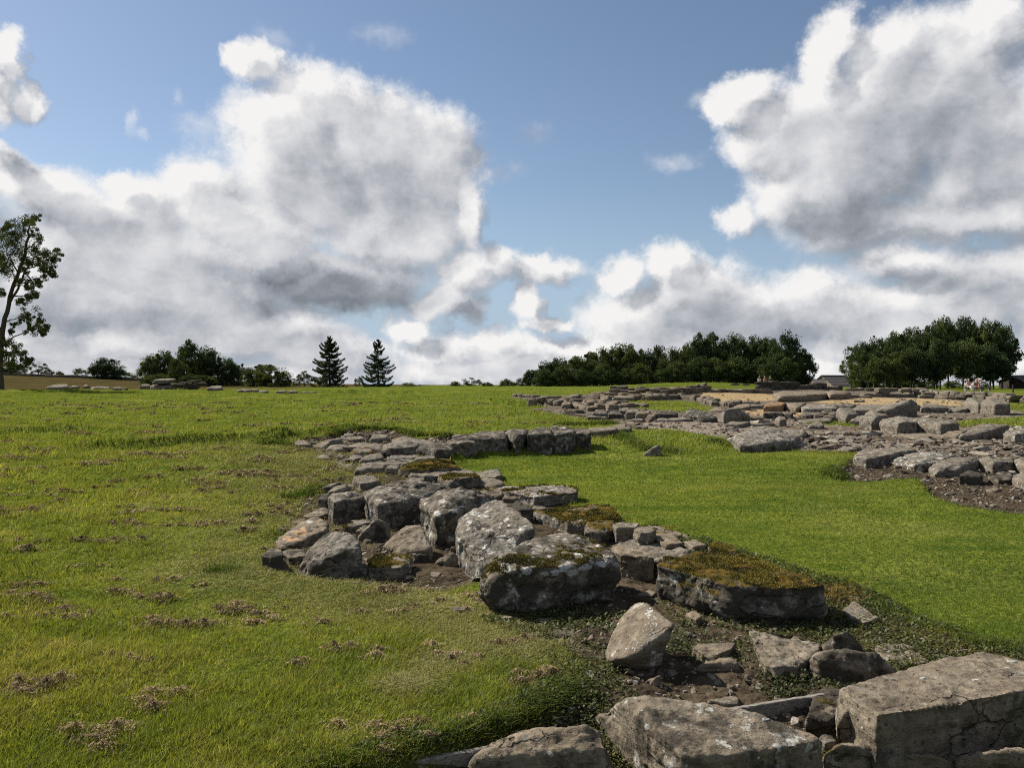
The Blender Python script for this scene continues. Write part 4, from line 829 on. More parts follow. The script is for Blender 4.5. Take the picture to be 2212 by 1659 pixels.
    H('stone_block','3',(1780,250,158),[(1684,152),(1720,115),(1840,138),(1880,152),(1820,172)],'left one of two tall ruin blocks, with pointed top',GR,1.04,.2,0,.15,.1,15)
    H('stone_block','3',(1950,264,170),[(1830,165),(1885,134),(2065,150),(2090,180),(1960,184)],'right one of two tall ruin blocks, in deep shade',GR,1.0,.2,0,.15,.35,16)
    H('stone_block','3',(1590,488,438),[(1500,435),(1560,400),(1715,398),(1690,428),(1630,445)],'tan block at the right end of the mortar strip',GR,1.0,.75,0,.15,.1,18)
    H('stone_slab','3',(1800,488,440),[(1662,448),(1780,388),(1930,346),(2082,368),(2065,400),(1800,445)],'long dark slab tilted up to the right behind the tan block',GR,1.0,.25,0,.25,.35,16)
    H('stone_block','3',(2140,508,432),[(2022,430),(2090,393),(2300,388),(2350,420),(2140,440)],'lichened block at the picture edge right of the tilted dark slab',GR,1.0,.2,0,.5,.2,13)
    H('stone_block','2',(1620,328,270),[(1480,262),(1520,210),(1600,222),(1780,290),(1640,300)],'white stone with black crust at the edge of the grass island',GR,1.0,.0,0,.8,.9,9,chips=1.8)
    H('boulder','2',(1890,336,285),[(1776,298,.1),(1830,232,.45),(1950,212,.55),(2062,288,.3),(1920,310,.25)],'grey pyramid-shaped boulder right of the black-crusted stone',GR,1.0,.05,0,.25,.15,14)
    H('stone','2',(1340,302,248),[(1236,262),(1290,230),(1440,245),(1435,275),(1300,280)],'blackened stone left of the black-crusted white one',GR,1.0,.05,0,.4,1.0,9,chips=1.6)
    H('stone_block','2',(1035,302,238),[(985,245),(1020,218),(1100,222),(1100,250),(1030,255)],'pale squared stone at the left end of the lower terrace row',GR,1.0,.35,0,.3,.15,14)
    H('stone_block','2',(1115,308,255),[(1072,258),(1100,238),(1170,244),(1172,264),(1110,268)],'tan squared stone next to the pale squared stone',GR,1.0,.78,0,.15,.05,16)
    H('stone','2',(1200,314,278),[(1165,280),(1190,262),(1235,268),(1230,288)],'orange-brown stone next to the tan squared stone',GR,1.0,.85,0,.1,.05,14)
    H('boulder','2',(760,302,255),[(695,258),(740,218),(810,224),(832,266),(760,275)],'dark lichened boulder at the tip of the grass tongue',GR,1.0,.15,0,.4,.6,8)
    H('boulder','2',(900,296,258),[(832,262),(860,232),(920,235),(978,282),(880,282)],'black-streaked boulder right of the dark lichened boulder',GR,1.0,.15,0,.4,.75,9)
    H('stone','2',(965,260,225),[(925,235),(960,205),(1010,210),(1030,238),(970,244)],'grey stone behind the black-streaked boulder',GR,1.0,.3,0,.2,.3,10)
    H('stone_slab','2',(760,308,285),[(640,288),(700,265),(820,275),(825,292),(720,296)],'low dark slab below the dark lichened boulder',GR,1.0,.3,0,.15,.5,14)
    H('stone_slab','2',(1070,332,308),[(1025,312),(1060,296),(1140,300),(1125,322)],'pale flat stone on the gravel in front of the tan stones',GR,1.0,.25,0,.3,.1,12)
    H('stone_slab','2',(1920,375,345),[(1840,350),(1900,325),(2060,328),(1985,360)],'low flat slab in front of the pyramid-shaped boulder',GR,1.0,.4,0,.2,.3,14)
    H('stone_slab','2',(2110,362,340),[(1985,352),(2060,325),(2240,322),(2260,342),(2100,350)],'long flat slab right of the low flat slab',GR,1.0,.35,0,.2,.3,14)
    H('stone_slab','2',(1380,322,300),[(1240,312),(1300,290),(1520,286),(1560,300),(1400,312)],'thin grey paving slab along the edge of the gravel',GR,1.0,.2,0,.2,.2,12)
    H('stone','2',(1195,362,348),[(1178,350),(1195,336),(1212,350)],'single small stone lying on the grey gravel',GR,1.0,.3,0,.2,.1,9)
    H('stone_slab','2',(1870,400,385),[(1825,388),(1860,368),(1930,375),(1900,394)],'pale stone half buried in gravel left of the flat-topped boulder',GR,1.0,.3,0,.2,.1,10)
    H('stone_block','3',(60,300,245),[(-40,248),(0,238),(120,240),(122,262),(-40,265)],'dark-fronted block behind the small upright block',GR,1.0,.2,0,.15,.6,16)
    H('stone_block','3',(165,302,250),[(128,248),(170,236),(215,250),(200,268)],'smaller dark block right of the dark-fronted block',GR,1.0,.2,0,.1,.6,14)
    H('stone_block','3',(350,300,262),[(282,262),(320,242),(450,250),(450,274),(330,276)],'low dark-fronted stone in the middle terrace row',GR,1.0,.3,0,.2,.45,16)
    H('stone','3',(520,302,274),[(458,276),(490,262),(585,270),(575,288)],'low stone right of the dark-fronted low one',GR,1.0,.35,0,.2,.3,14)
    H('stone_slab','3',(400,340,312),[(240,300),(300,290),(545,302),(548,318),(330,322)],'long thin slab edging the grass strip',GR,1.0,.3,0,.2,.45,16)
    H('stone_block','3',(40,238,190),[(-40,192),(20,158),(150,158),(125,190),(20,200)],'bright orange sandstone block on the terrace',GR,1.0,1.0,0,.05,0,18)
    H('stone_block','3',(200,242,200),[(122,190),(170,158),(325,160),(330,185),(250,205)],'tan block right of the bright orange block',GR,1.0,.65,0,.1,.05,16)
    H('stone_block','3',(430,252,212),[(282,198),(330,180),(560,190),(598,212),(440,222),(300,222)],'long pale block in the terrace row, whitish top',GR,1.0,.2,0,.6,.1,18)
    H('stone_slab','3',(660,206,190),[(540,185),(600,172),(760,176),(740,196),(560,196)],'dark low slab behind the grey one-sided block',GR,1.0,.15,0,.1,.6,14)
    # big flat stones at the gravel platform
    H('stone_block','3',(210,146,90),[(40,82),(130,66),(490,66),(560,85),(330,96),(90,96)],'very large flat-topped brown stone on the tan platform',GR,1.0,.7,0,.15,.2,14)
    H('stone_block','3',(600,134,92),[(480,75),(560,54),(700,66),(720,90),(540,100)],'large orange-brown stone right of the flat-topped one',GR,1.0,.85,0,.1,.15,14)
    H('stone','3',(790,158,140),[(740,142),(770,132),(838,138),(820,150)],'low tan stone alone on the tan gravel',GR,1.0,.7,0,.1,.1,10)
    H('stone_block','2',(1910,200,150),[(1845,158),(1870,142),(1975,135),(1990,152),(1900,165)],'dark brown block at the corner of the low kerb',GR,1.0,.7,0,.05,.4,18)
    H('stone_slab','2',(2050,170,152),[(1990,158),(2010,146),(2140,148),(2130,164)],'dark thin block right of the kerb corner block',GR,1.0,.4,0,.05,.6,16)
    H('stone','2',(1790,240,212),[(1700,240),(1740,208),(1800,204),(1850,228)],'wide low brown stone at the right tip of the grass island',GR,1.0,.65,0,.1,.2,10)
    H('stone_block','2',(1990,225,190),[(1880,215),(1960,172),(2055,170),(2060,195),(1990,210)],'slanting tan block behind the pyramid-shaped boulder',GR,1.0,.68,0,.1,.1,16)
    H('stone_block','2',(2120,215,185),[(2060,190),(2090,175),(2180,178),(2175,200)],'squared grey block right of the slanting tan block',GR,1.0,.4,0,.1,.3,18)
    H('stone_slab','2',(960,142,112),[(870,120),(920,98),(1060,104),(1062,120),(900,128)],'long pale boulder in the rubble at the back of the island',GR,1.0,.45,0,.15,.15,9)
    H('stone','2',(1160,132,98),[(1105,108),(1130,80),(1220,90),(1210,112)],'rounded tan boulder right of the long pale one',GR,1.0,.6,0,.1,.15,9)
    H('stone_slab','2',(1260,92,60),[(1180,70),(1230,42),(1300,36),(1345,55),(1240,72)],'tilted slab standing highest in the back rubble',GR,1.0,.5,0,.1,.25,16)
    H('stone_block','2',(480,214,175),[(425,175),(450,152),(520,155),(500,182)],'tan block at the left end of the upper terrace row',GR,1.0,.75,0,.1,.1,16)
    H('stone_block','2',(550,216,188),[(510,185),(540,164),(605,172),(580,194)],'smaller tan block beside the left-end tan block',GR,1.0,.8,0,.1,.1,16)
    H('stone_slab','2',(640,178,160),[(560,162),(600,150),(745,152),(740,166)],'long tan slab lying behind the tan blocks',GR,1.0,.7,0,.1,.1,16)
    H('stone_slab','2',(800,160,140),[(745,150),(790,112),(840,92),(865,130),(820,142)],'triangular tilted slab in the back rubble',GR,1.0,.55,0,.1,.25,14)
    H('stone_slab','2',(910,192,172),[(860,172),(900,162),(968,168),(960,180)],'dark slab at the left edge of the grass island',GR,1.0,.4,0,.1,.4,14)
    H('stone_block','2',(180,160,135),[(135,138),(160,128),(222,136),(215,148)],'first tan block at the far left of the upper row',GR,1.0,.7,0,.1,.1,18)
    # distant stones on the lawn crest, left
    GD = 'stones lying along the crest of the lawn'
    for t in (('stone_slab','L',(430,682,650),[(352,668),(430,640),(535,640),(540,660),(440,668)],'jumble slab, leftmost stone on the lawn crest'),
              ('boulder','L',(585,680,662),[(540,670),(580,652),(630,665),(590,672)],'second stone from the left on the lawn crest, low'),
              ('boulder','L',(678,678,652),[(650,668),(675,642),(706,662),(680,672)],'pointed stone, third from the left on the lawn crest'),
              ('stone_slab','L',(800,682,668),[(722,668),(780,658),(880,664),(870,674)],'long flat stone below the lone round tree'),
              ('stone_slab','L',(950,686,672),[(880,672),(930,664),(1020,674),(980,682)],'flat dark stone right of the one below the round tree'),
              ('stone_block','L',(1150,682,652),[(1108,655),(1140,640),(1192,646),(1190,658)],'left block under the raised block on the crest'),
              ('stone_block','L',(1280,684,650),[(1192,650),(1230,638),(1372,644),(1375,655),(1240,662)],'long block carrying the raised block on the crest'),
              ('stone_slab','L',(1700,692,668),[(1640,672),(1690,655),(1770,660),(1760,678)],'dark slab right of the slab pile on the crest'),
              ('stone_slab','L',(1940,706,688),[(1888,686),(1940,678),(1985,682),(1980,694)],'squared slab on the crest, left of two'),
              ('stone_slab','L',(2020,706,688),[(1986,686),(2020,678),(2060,682),(2055,694)],'squared slab on the crest, right of two'),
              ('stone_slab','L',(2100,710,698),[(2058,696),(2090,690),(2140,694),(2120,704)],'thin slab after the two squared slabs'),
              ('stone_slab','1',(220,82,62),[(172,66),(210,55),(266,58),(260,70)],'dark squared stone below the first conifer, left'),
              ('stone_slab','1',(316,82,66),[(272,66),(300,57),(362,60),(355,72)],'dark squared stone below the first conifer, right'),
              ('stone_slab','1',(418,84,72),[(383,74),(410,65),(452,70),(430,78)],'low stone right of the squared pair below the conifer'),
              ('stone_slab','1',(490,82,73),[(455,75),(485,68),(522,73),(490,79)],'last low stone of the crest line'),
              ('stone_block','N',(1820,652,636),[(1780,642),(1815,632),(1860,640),(1830,646)],'grey stone on the mound left of the visitors'),
              ('stone_block','N',(1900,654,642),[(1870,645),(1895,636),(1938,644),(1900,650)],'grey stone on the mound, second'),
              ('stone_block','R',(133,692,668),[(102,672),(130,663),(165,670),(130,676)],'squared stone on the dark wall, left of two'),
              ('stone_block','R',(215,694,670),[(186,674),(215,666),(248,672),(215,678)],'squared stone on the dark wall, right of two')):
        H(*t, GD, 1.0, .3, 0, .25, .35, deep=.5)
# ------------------------------------------------------------------ coursed walls, piles and rubble
PROTO = []
def build_protos():
    r = np.random.default_rng(4)
    for i in range(14):
        e = np.array([.5, .5, .5]); c = np.array([[sx, sy, sz] for sx in (-1, 1) for sy in (-1, 1) for sz in (-1, 1)])*e
        c = c+r.uniform(-.13, .13, c.shape)*(1 if i < 9 else 1.7)
        V, F = rock(c, .14, 14 if i < 9 else 8, 300+i, 1.1, 1.2, 1., size=.6)
        PROTO.append(mk_mesh('stone', V, F, M_stone, True))

def put_stone(loc, dims, rz, parent=None, tilt=.06, hue=.5, lich=.2, alg=.3, moss=0., r=random, name='stone', mesh=None):
    o = obj(name, mesh or r.choice(PROTO), None, loc, (r.uniform(-tilt, tilt), r.uniform(-tilt, tilt), rz+r.choice((0, math.pi))))
    o.scale = dims; o['hue'] = float(hue); o['lichen'] = float(lich); o['algae'] = float(alg); o['moss'] = float(moss)
    if parent is not None:
        o.parent = parent
    return o

def wall(tile, pts, label, courses=1, length=(.35, .8), ht=(.18, .3), depth=.4, hue=(.45, .9), alg=(.0, .38), seed=1, group='low ruined walls on the terrace', rows=1, gap=.03, deep_row=.35):
    r = random.Random(seed)
    W = [at(*P(tile, *p)) for p in pts]
    root = thing('ruined_wall', label, 'ruined wall', (W[0][0], W[0][1], W[0][2]), 0, group)
    ox, oy, oz = W[0]
    for row in range(rows):
        for k in range(courses):
            seg = 0; acc = r.uniform(0, .2)
            for (ax, ay, az), (bx, by, bz) in zip(W[:-1], W[1:]):
                L = math.hypot(bx-ax, by-ay); ux, uy = (bx-ax)/L, (by-ay)/L; t = acc if row or k else 0.
                px_, py_ = (-uy, ux) if ux > 0 else (uy, -ux)            # away from the viewer
                while t < L:
                    l = r.uniform(*length); hh = r.uniform(*ht); c = t+l/2
                    if r.random() > .08+.12*k:
                        off = row*deep_row+r.uniform(-.06, .06)+depth/2
                        x = ax+ux*c+px_*off; y = ay+uy*c+py_*off
                        z = float(h(np.array([x]), np.array([y]))[0])+k*sum(ht)/2*.92+hh/2-.05+row*r.uniform(-.04, .05)
                        put_stone((x-ox, y-oy, z-oz), (l*1.0, depth*r.uniform(.8, 1.15), hh*1.15), math.atan2(uy, ux)+r.uniform(-.08, .08), root, .05, r.uniform(*hue), r.uniform(.05, .4), r.uniform(*alg), r=r)
                    t += l+gap*r.random()
                acc = t-L
    return root

def build_walls():
    wall('2', [(130,152),(300,172),(440,192),(640,232)], 'low broken wall running from the grass tongue to the dark boulders', 1, (.3,.7), (.16,.3), .4, (.4,.85), seed=3, rows=3)
    wall('2', [(640,185),(760,195),(880,205)], 'heap of pale rubble left of the grass island', 1, (.25,.55), (.12,.22), .35, (.5,.85), seed=5, rows=4, deep_row=.5)
    wall('2', [(1140,148),(1280,138),(1430,132),(1540,142),(1640,155),(1720,172),(1775,190),(1850,200)], 'low curving kerb of small stones round the tan gravel platform', 1, (.3,.6), (.22,.34), .35, (.35,.7), seed=7)
    wall('2', [(1700,74),(1850,70),(1990,76),(2130,80),(2230,84)], 'straight kerb of flat stones along the back of the tan platform', 1, (.7,1.3), (.16,.26), .5, (.4,.65), seed=9)
    wall('2', [(830,80),(1000,84),(1100,90),(1340,104),(1440,98),(1560,80),(1720,66)], 'long jumbled back wall in front of the grassy mound', 2, (.35,.9), (.16,.28), .45, (.5,.9), (.2,.7), seed=11, rows=2)
    wall('2', [(500,118),(640,124),(760,132),(880,140)], 'sunken rubble wall at the left of the terrace', 1, (.35,.9), (.14,.26), .45, (.5,.9), (.2,.6), seed=13, rows=4, deep_row=.7)
    wall('2', [(0,112),(120,116),(260,124),(420,130),(560,124)], 'first line of stones where the lawn meets the terrace', 1, (.3,.7), (.12,.2), .4, (.4,.8), (.1,.5), seed=15)
    wall('2', [(430,268),(560,276),(680,292)], 'half-buried stones along the back of the grass tongue', 1, (.4,.8), (.1,.2), .4, (.2,.5), (.3,.7), seed=17, rows=2)
    wall('3', [(840,112),(960,112),(1080,112),(1200,116),(1310,118)], 'pale coursed wall in the middle distance, three courses high', 3, (.4,.8), (.18,.24), .5, (.3,.5), (.0,.25), seed=19)
    wall('3', [(1310,122),(1420,126),(1560,132),(1690,140)], 'darker coursed wall right of the pale one, two courses', 2, (.4,.9), (.16,.24), .5, (.3,.6), (.3,.8), seed=21)
    wall('3', [(1700,122),(1830,128),(1960,134),(2080,142)], 'pale coursed wall behind the tall ruin blocks', 2, (.45,.9), (.2,.28), .5, (.3,.5), (.0,.3), seed=23)
    wall('3', [(2080,158),(2160,162),(2300,168)], 'dark coursed wall at the right picture edge', 2, (.45,.9), (.2,.3), .5, (.2,.4), (.4,.9), seed=25)
    wall('3', [(880,62),(1010,56),(1200,62),(1330,76),(1500,86),(1640,96)], 'furthest pale wall in front of the right-hand trees', 1, (.6,1.2), (.22,.34), .5, (.3,.55), (.05,.4), seed=27, rows=2, deep_row=2)
    wall('3', [(-60,50),(60,46),(250,44),(440,48),(640,56)], 'long dark wall before the slate-roofed barn', 2, (.6,1.3), (.22,.32), .5, (.1,.4), (.6,1.), seed=29)
    wall('3', [(330,118),(520,120),(700,118),(860,120)], 'low stones between the platform and the middle wall', 1, (.5,1.0), (.12,.2), .45, (.4,.7), (.1,.6), seed=31)
    wall('2', [(1840,320),(1960,322),(2100,318),(2212,312)], 'row of low slabs behind the flat slabs of the gravel edge', 1, (.35,.75), (.1,.18), .4, (.3,.6), (.2,.6), seed=33)
    wall('3', [(560,330),(600,300),(610,270)], 'short heap of small pale stones beside the grey one-sided block', 1, (.2,.4), (.14,.22), .3, (.3,.6), (.0,.3), seed=35, rows=2, deep_row=.3)
    # pale mortar strip under the double block
    H('stone_slab','3',(1180,462,440),[(800,400),(1000,405),(1300,430),(1560,445),(1560,462),(1300,465),(1000,438),(830,418)],'pale mortar strip under the long double block',GR,1.05,.62,0,.1,0,10)
    # pile of thin slabs and the raised block on the crest
    r = random.Random(8); x, y, z = at(*P('L', 1470, 684)); k = y/FPX/3.6805
    root = thing('slab_pile', 'neat pile of many thin flat slabs stacked on the lawn crest', 'stone pile', (x, y, z), 0)
    for row in range(9):
        t = -88
        while t < 92:
            l = r.uniform(38, 80); top = 6 if t > -20 else 4
            if row < (9 if t > 20 else 7 if t > -60 else 6):
                put_stone(((t+l/2)*k, r.uniform(-.15, .1), (row*8.2+4)*k), (l*k*1.05, .8, 8.6*k), r.uniform(-.05, .05), root, .04, r.uniform(.4, .85), .2, r.uniform(.0, .35), r=r, name='slab')
            t += l+2
    x, y, z = at(*P('L', 1300, 684)); k = y/FPX/3.6805
    o = put_stone((x, y+.1, z+62*k), (122*k, 1.0, 40*k), .05, None, .05, .2, .4, .15, name='stone_block')
    o['label'] = 'large grey block raised on top of other blocks on the lawn crest'; o['category'] = 'stone block'

RUB = ground_poly(PL('3', (780,560),(300,572),(-30,572),(-30,440),(800,420),(1500,480),(2212,520),(2212,620),(1640,600),(1300,545)))
def rubble(name, polys, n, size, label, seed, hue=None, flat=.5, avoid=None):
    """small chips nobody could count, joined into one sheet of real pieces"""
    r = np.random.default_rng(seed); Vs, Fs = [], []; base = 0
    cube = np.array([[-1,-1,-1],[1,-1,-1],[1,1,-1],[-1,1,-1],[-.75,-.7,1],[.7,-.75,1],[.75,.7,1],[-.7,.75,1]], float)*.5
    quad = np.array([[0,1,5,4],[1,2,6,5],[2,3,7,6],[3,0,4,7],[4,5,6,7]])
    pts = []
    for p, share in polys:
        p = np.asarray(p); lo, hi = p.min(0), p.max(0); lo[1] = max(lo[1], 2.9); k = int(n*share); got = []
        tries = 0
        while sum(len(g) for g in got) < k and tries < 60:
            u = r.uniform(0, 1, k*2); yy = 1/(1/lo[1]+u*(1/hi[1]-1/lo[1])); xx = r.uniform(lo[0], hi[0], k*2)
            ok = (poly_sd(xx, yy, p) > .02) & (np.abs(xx) < .72*yy); got.append(np.stack([xx[ok], yy[ok]], 1)); tries += 1
        if got: pts.append(np.concatenate(got)[:k])
    pts = np.concatenate(pts); s, g, t = masks(pts[:, 0], pts[:, 1]); keep = s > .5; pts = pts[keep]
    n = len(pts); z = h(pts[:, 0], pts[:, 1])
    sc = r.lognormal(math.log(size), .55, n)*np.clip(pts[:, 1]/9, .7, 2.4); a = r.uniform(0, 6.28, n)
    q = cube[None]+r.uniform(-.17, .17, (n, 8, 3)); q = q*np.stack([sc*r.uniform(.8, 1.7, n), sc*r.uniform(.7, 1.2, n), sc*flat*r.uniform(.6, 1.4, n)], 1)[:, None]
    tx = r.normal(0, .25, n)[:, None]
    qz = q[..., 2]+q[..., 0]*tx; c, s_ = np.cos(a)[:, None], np.sin(a)[:, None]
    V = np.stack([q[..., 0]*c-q[..., 1]*s_+pts[:, 0, None], q[..., 0]*s_+q[..., 1]*c+pts[:, 1, None], qz+(z+sc*flat*.25)[:, None]], -1).reshape(-1, 3)
    F = (quad[None]+8*np.arange(n)[:, None, None]).reshape(-1, 4)
    pal = np.array([(.13,.105,.08),(.17,.145,.115),(.10,.078,.058),(.22,.195,.16),(.075,.062,.05)]); cc = pal[r.integers(0, len(pal), n)]*r.uniform(.75, 1.2, (n, 1))
    me = mk_mesh(name, V, F, M_chip, False, {'col': np.repeat(cc, 8, 0)})
    return obj(name, me, kind='stuff', label=label)

# ------------------------------------------------------------------ turf, clippings and weeds
def blades(name, x, y, ht, wd, lean, cols, mat, label=None, seed=1, spread=.6, z=None, curve=False, zoff=0.):
    r = np.random.default_rng(seed); n = len(x); z = h(x, y) if z is None else z
    a = r.uniform(0, 2*math.pi, n); wx, wy = np.cos(a)*wd*.5, np.sin(a)*wd*.5
    lx = lean[0]*ht+r.normal(0, spread, n)*ht*.55; ly = lean[1]*ht+r.normal(0, spread, n)*ht*.55
    b = np.stack([x, y, z-.006+zoff], 1); hz = ht*(1/np.sqrt(1+(lx**2+ly**2)/ht**2*.5))
    off = np.stack([wx, wy, np.zeros(n)], 1)
    if curve:
        mid = b+np.stack([lx*.32, ly*.32, hz*.68], 1); tip = b+np.stack([lx*1.15, ly*1.15, hz*.92], 1)
        V = np.stack([b-off, b+off, mid+off*.8, mid-off*.8, tip], 1).reshape(-1, 3); k = 5
        F = np.concatenate([(np.array([0,1,2])[None]+k*np.arange(n)[:, None]), (np.array([0,2,3])[None]+k*np.arange(n)[:, None]), (np.array([3,2,4])[None]+k*np.arange(n)[:, None])])
    else:
        tip = b+np.stack([lx, ly, hz], 1); V = np.stack([b-off, b+off, tip], 1).reshape(-1, 3); k = 3; F = np.arange(3*n).reshape(n, 3)
    me = mk_mesh(name, V, F, mat, False, {'col': np.repeat(cols, k, 0)})
    return obj(name, me, kind='stuff', **({'label': label} if label else {}))

def scatter(n, ymin, ymax, seed, u0=-.86, u1=.80, power=1.0):
    r = np.random.default_rng(seed); u = r.uniform(u0, u1, n); t = r.uniform(0, 1, n)
    y = 1/(1/ymin+t**power*(1/ymax-1/ymin)); return u*y, y

def palette(x, y, seed, stops, r, jitter=.18, sc=.9, amp=.55):
    t = np.clip(.5+amp*fbm2(x, y, sc, 3, seed)+.25*fbm2(x, y, sc*5, 2, seed+4)+r.normal(0, .13, len(x)), 0, 1)*(len(stops)-1)
    i = np.clip(t.astype(int), 0, len(stops)-2); f = (t-i)[:, None]; s = np.array(stops)
    return (s[i]*(1-f)+s[i+1]*f)*r.uniform(1-jitter, 1+jitter, (len(x), 1))

def tufted(n, per, ymin, ymax, seed, keep, spread=.018, power=1.):
    """blade roots gathered in small tufts: x, y, tuft number, tuft centres"""
    r = np.random.default_rng(seed); cx, cy = scatter(n, ymin, ymax, seed+1, power=power); k = keep(cx, cy); cx, cy = cx[k], cy[k]
    i = np.repeat(np.arange(len(cx)), per); sp = spread*np.clip(cy[i]/4.2, 1, 6)
    return cx[i]+r.normal(0, 1, len(i))*sp, cy[i]+r.normal(0, 1, len(i))*sp, i, cx, cy

def build_grass():
    r = np.random.default_rng(21)
    def keep_left(x, y):
        so, _, _ = masks(x, y); return (so < r.uniform(.2, .75, len(x))) & (poly_sd(x, y, TRENCH) < .03) & (poly_sd(x, y, LAWN_R) < -.02)
    def keep_right(x, y):
        so, _, _ = masks(x, y); return (so < r.uniform(.2, .75, len(x))) & (poly_sd(x, y, TRENCH) < .03) & (poly_sd(x, y, LAWN_R) > -.02)
    # mown lawn on the right: short and even
    x, y, i, cx, cy = tufted(122000, 5, 4.2, 22, 5, keep_right, .014)
    n = len(x); edge = sstep(.22, .0, poly_sd(cx, cy, LAWN_R))[i]
    band = palette(cx*.3, cy, 41, [(.052,.090,.010),(.080,.122,.013),(.112,.148,.018),(.185,.180,.040)], r, .20, .6, .95)[i]*r.uniform(.85, 1.15, (n, 1))
    blades('lawn_grass', x, y, (.015+.011*r.random(n))*(1+edge*r.random(n)*1.0)*np.clip(y/8, 1, 2.4), .0052*np.clip(y/5.2, 1, 6), (.15, -.05), band, M_grass, 'short mown lawn right of the ruined wall', 22, .9)
    # rougher grass on the left and the far field
    x, y, i, cx, cy = tufted(142000, 6, 2.75, 62, 9, keep_left, .020)
    n = len(x); m = len(cx)
    tuft = np.clip(.85+.75*fbm2(cx, cy, 2.6, 3, 77)+r.normal(0, .22, m), .4, 1.9)
    flat_ = np.clip(sum(np.exp(-((cx-a)**2+(cy-b)**2)/s_**2) for a, b, s_ in CLUMP_FLAT), 0, 1)
    col = palette(cx, cy, 51, [(.058,.088,.013),(.124,.154,.022),(.190,.206,.036),(.27,.240,.085)], r, .38, 1.1)
    far = sstep(12, 34, cy)[:, None]*.8; col = col*(1-far)+np.array([(.140,.165,.028)])*far*r.uniform(.85, 1.15, (m, 1))
    fl = flat_[:, None]*.55; col = col*(1-fl)+np.array([(.195,.180,.066)])*fl*r.uniform(.6, 1.4, (m, 1)); col = col[i]*r.uniform(.72, 1.3, (n, 1))
    ht = (.028+.040*r.random(n)**1.5)*tuft[i]*(1-.45*flat_[i])*np.clip(y/7, .9, 2.2)
    lx, ly = (.35+r.normal(0, .45, m))[i], r.normal(0, .4, m)[i]
    blades('rough_grass', x, y, ht, .0062*np.clip(y/4.8, 1, 8), (lx, ly), col, M_grass, 'rough grass of the left field', 23, .5)
    # long uncut blades hanging over the cut edges
    ex, ey = [], []
    def along(pts, n, w_, rr=r):
        pts = np.array(pts); L = np.hypot(*(pts[1:]-pts[:-1]).T); c = np.concatenate([[0], np.cumsum(L)]); t = rr.uniform(0, c[-1], n)
        i = np.clip(np.searchsorted(c, t)-1, 0, len(L)-1); f = (t-c[i])/L[i]; q = pts[i]+(pts[i+1]-pts[i])*f[:, None]
        return q+rr.normal(0, w_, (n, 2))
    E = [along(ground_poly(PL('D', (640,1665),(760,1640),(860,1618),(1000,1582),(1110,1545),(1190,1500),(1225,1470))), 2400, .05),
         along(ground_poly(PL('D', (1130,1520),(1200,1490),(1250,1470))), 700, .07),
         along(ground_poly(PL('D', (2080,1385),(2140,1395),(2212,1405),(2300,1415))), 800, .05),
         along(ground_poly(PL('2', (430,352),(600,356),(760,350),(845,335))), 1500, .12),
         along(ground_poly(PL('2', (890,430),(1000,490),(1130,560),(1200,580),(1330,580),(1400,600))), 1600, .12),
         along(ground_poly(PL('2', (1700,500),(1850,520),(1930,555))), 800, .12),
         along(ground_poly(PL('3', (590,720),(575,770),(590,815))), 900, .09),
         along(ground_poly(PL('1', (80,525),(180,525),(260,530))), 700, .12), along(ground_poly(PL('1', (640,440),(760,400),(900,383),(1230,390),(1400,435),(1700,436))), 2600, .08),
         along(BANKS[0], 1700, .30), along(BANKS[2], 300, .3), along(ground_poly(PL('D', (40,1300),(60,1280),(30,1215))), 350, .12), along(ground_poly(PL('D', (455,1235),(500,1228))), 300, .06), along(ground_poly(PL('D', (585,1165),(600,1150))), 200, .06),
         along(ground_poly(PL('1', (250,980),(330,985),(420,960),(560,890))), 900, .08)]
    e = np.concatenate(E); n = len(e)
    blades('long_edge_grass', e[:, 0], e[:, 1], r.uniform(.035, .10, n)*np.clip(e[:, 1]/10, .8, 1.6), .0052*np.clip(e[:, 1]/4.5, 1, 4), (.25, -.35), palette(e[:, 0], e[:, 1], 61, [(.022,.042,.008),(.040,.070,.011),(.085,.110,.02),(.14,.12,.04)], r, .3, 2.), M_grass, 'uncut grass hanging over the turf edges', 24, .8, curve=True)
    # orange dead tuft at the lawn corner and by the wall
    D = [np.array(ground_poly(PL('D', (1780+r.normal(40, 30), 1285+r.normal(0, 13)))))[0] for _ in range(190)]
    D += [np.array(ground_poly(PL('D', (1420+r.normal(-60, 70), 1145+r.normal(0, 3)-.0*r.random()))))[0] for _ in range(60)]
    D = np.repeat(np.array(D), 5, 0)+r.normal(0, .03, (len(D)*5, 2)); n = len(D)
    blades('dead_grass', D[:, 0], D[:, 1], r.uniform(.03, .065, n), np.full(n, .006), (.35, -.3), palette(D[:, 0], D[:, 1], 71, [(.07,.050,.018),(.15,.095,.024),(.24,.16,.045)], r), M_straw, 'orange dead grass at the lawn corner', 25, 1.1, curve=True)

# flattened, raked areas of pale grass at the foot of the stones
CLUMP_FLAT = []
def plan_flat():
    for a, b, s in ((600,1120,.9),(560,1180,.9),(640,1060,.9),(560,1255,.8),(700,1280,.7),(800,1290,.7),(900,1300,.6),(980,1330,.5),(1060,1370,.45),(1130,1400,.4),(650,1010,1.0),(620,970,1.1),(700,985,1.0),(720,1020,.8),(480,1230,.7),(950,1430,.35),(880,1480,.3)):
        X = march(a, b, h_base); CLUMP_FLAT.append((X[0], X[1], s*X[1]/8))

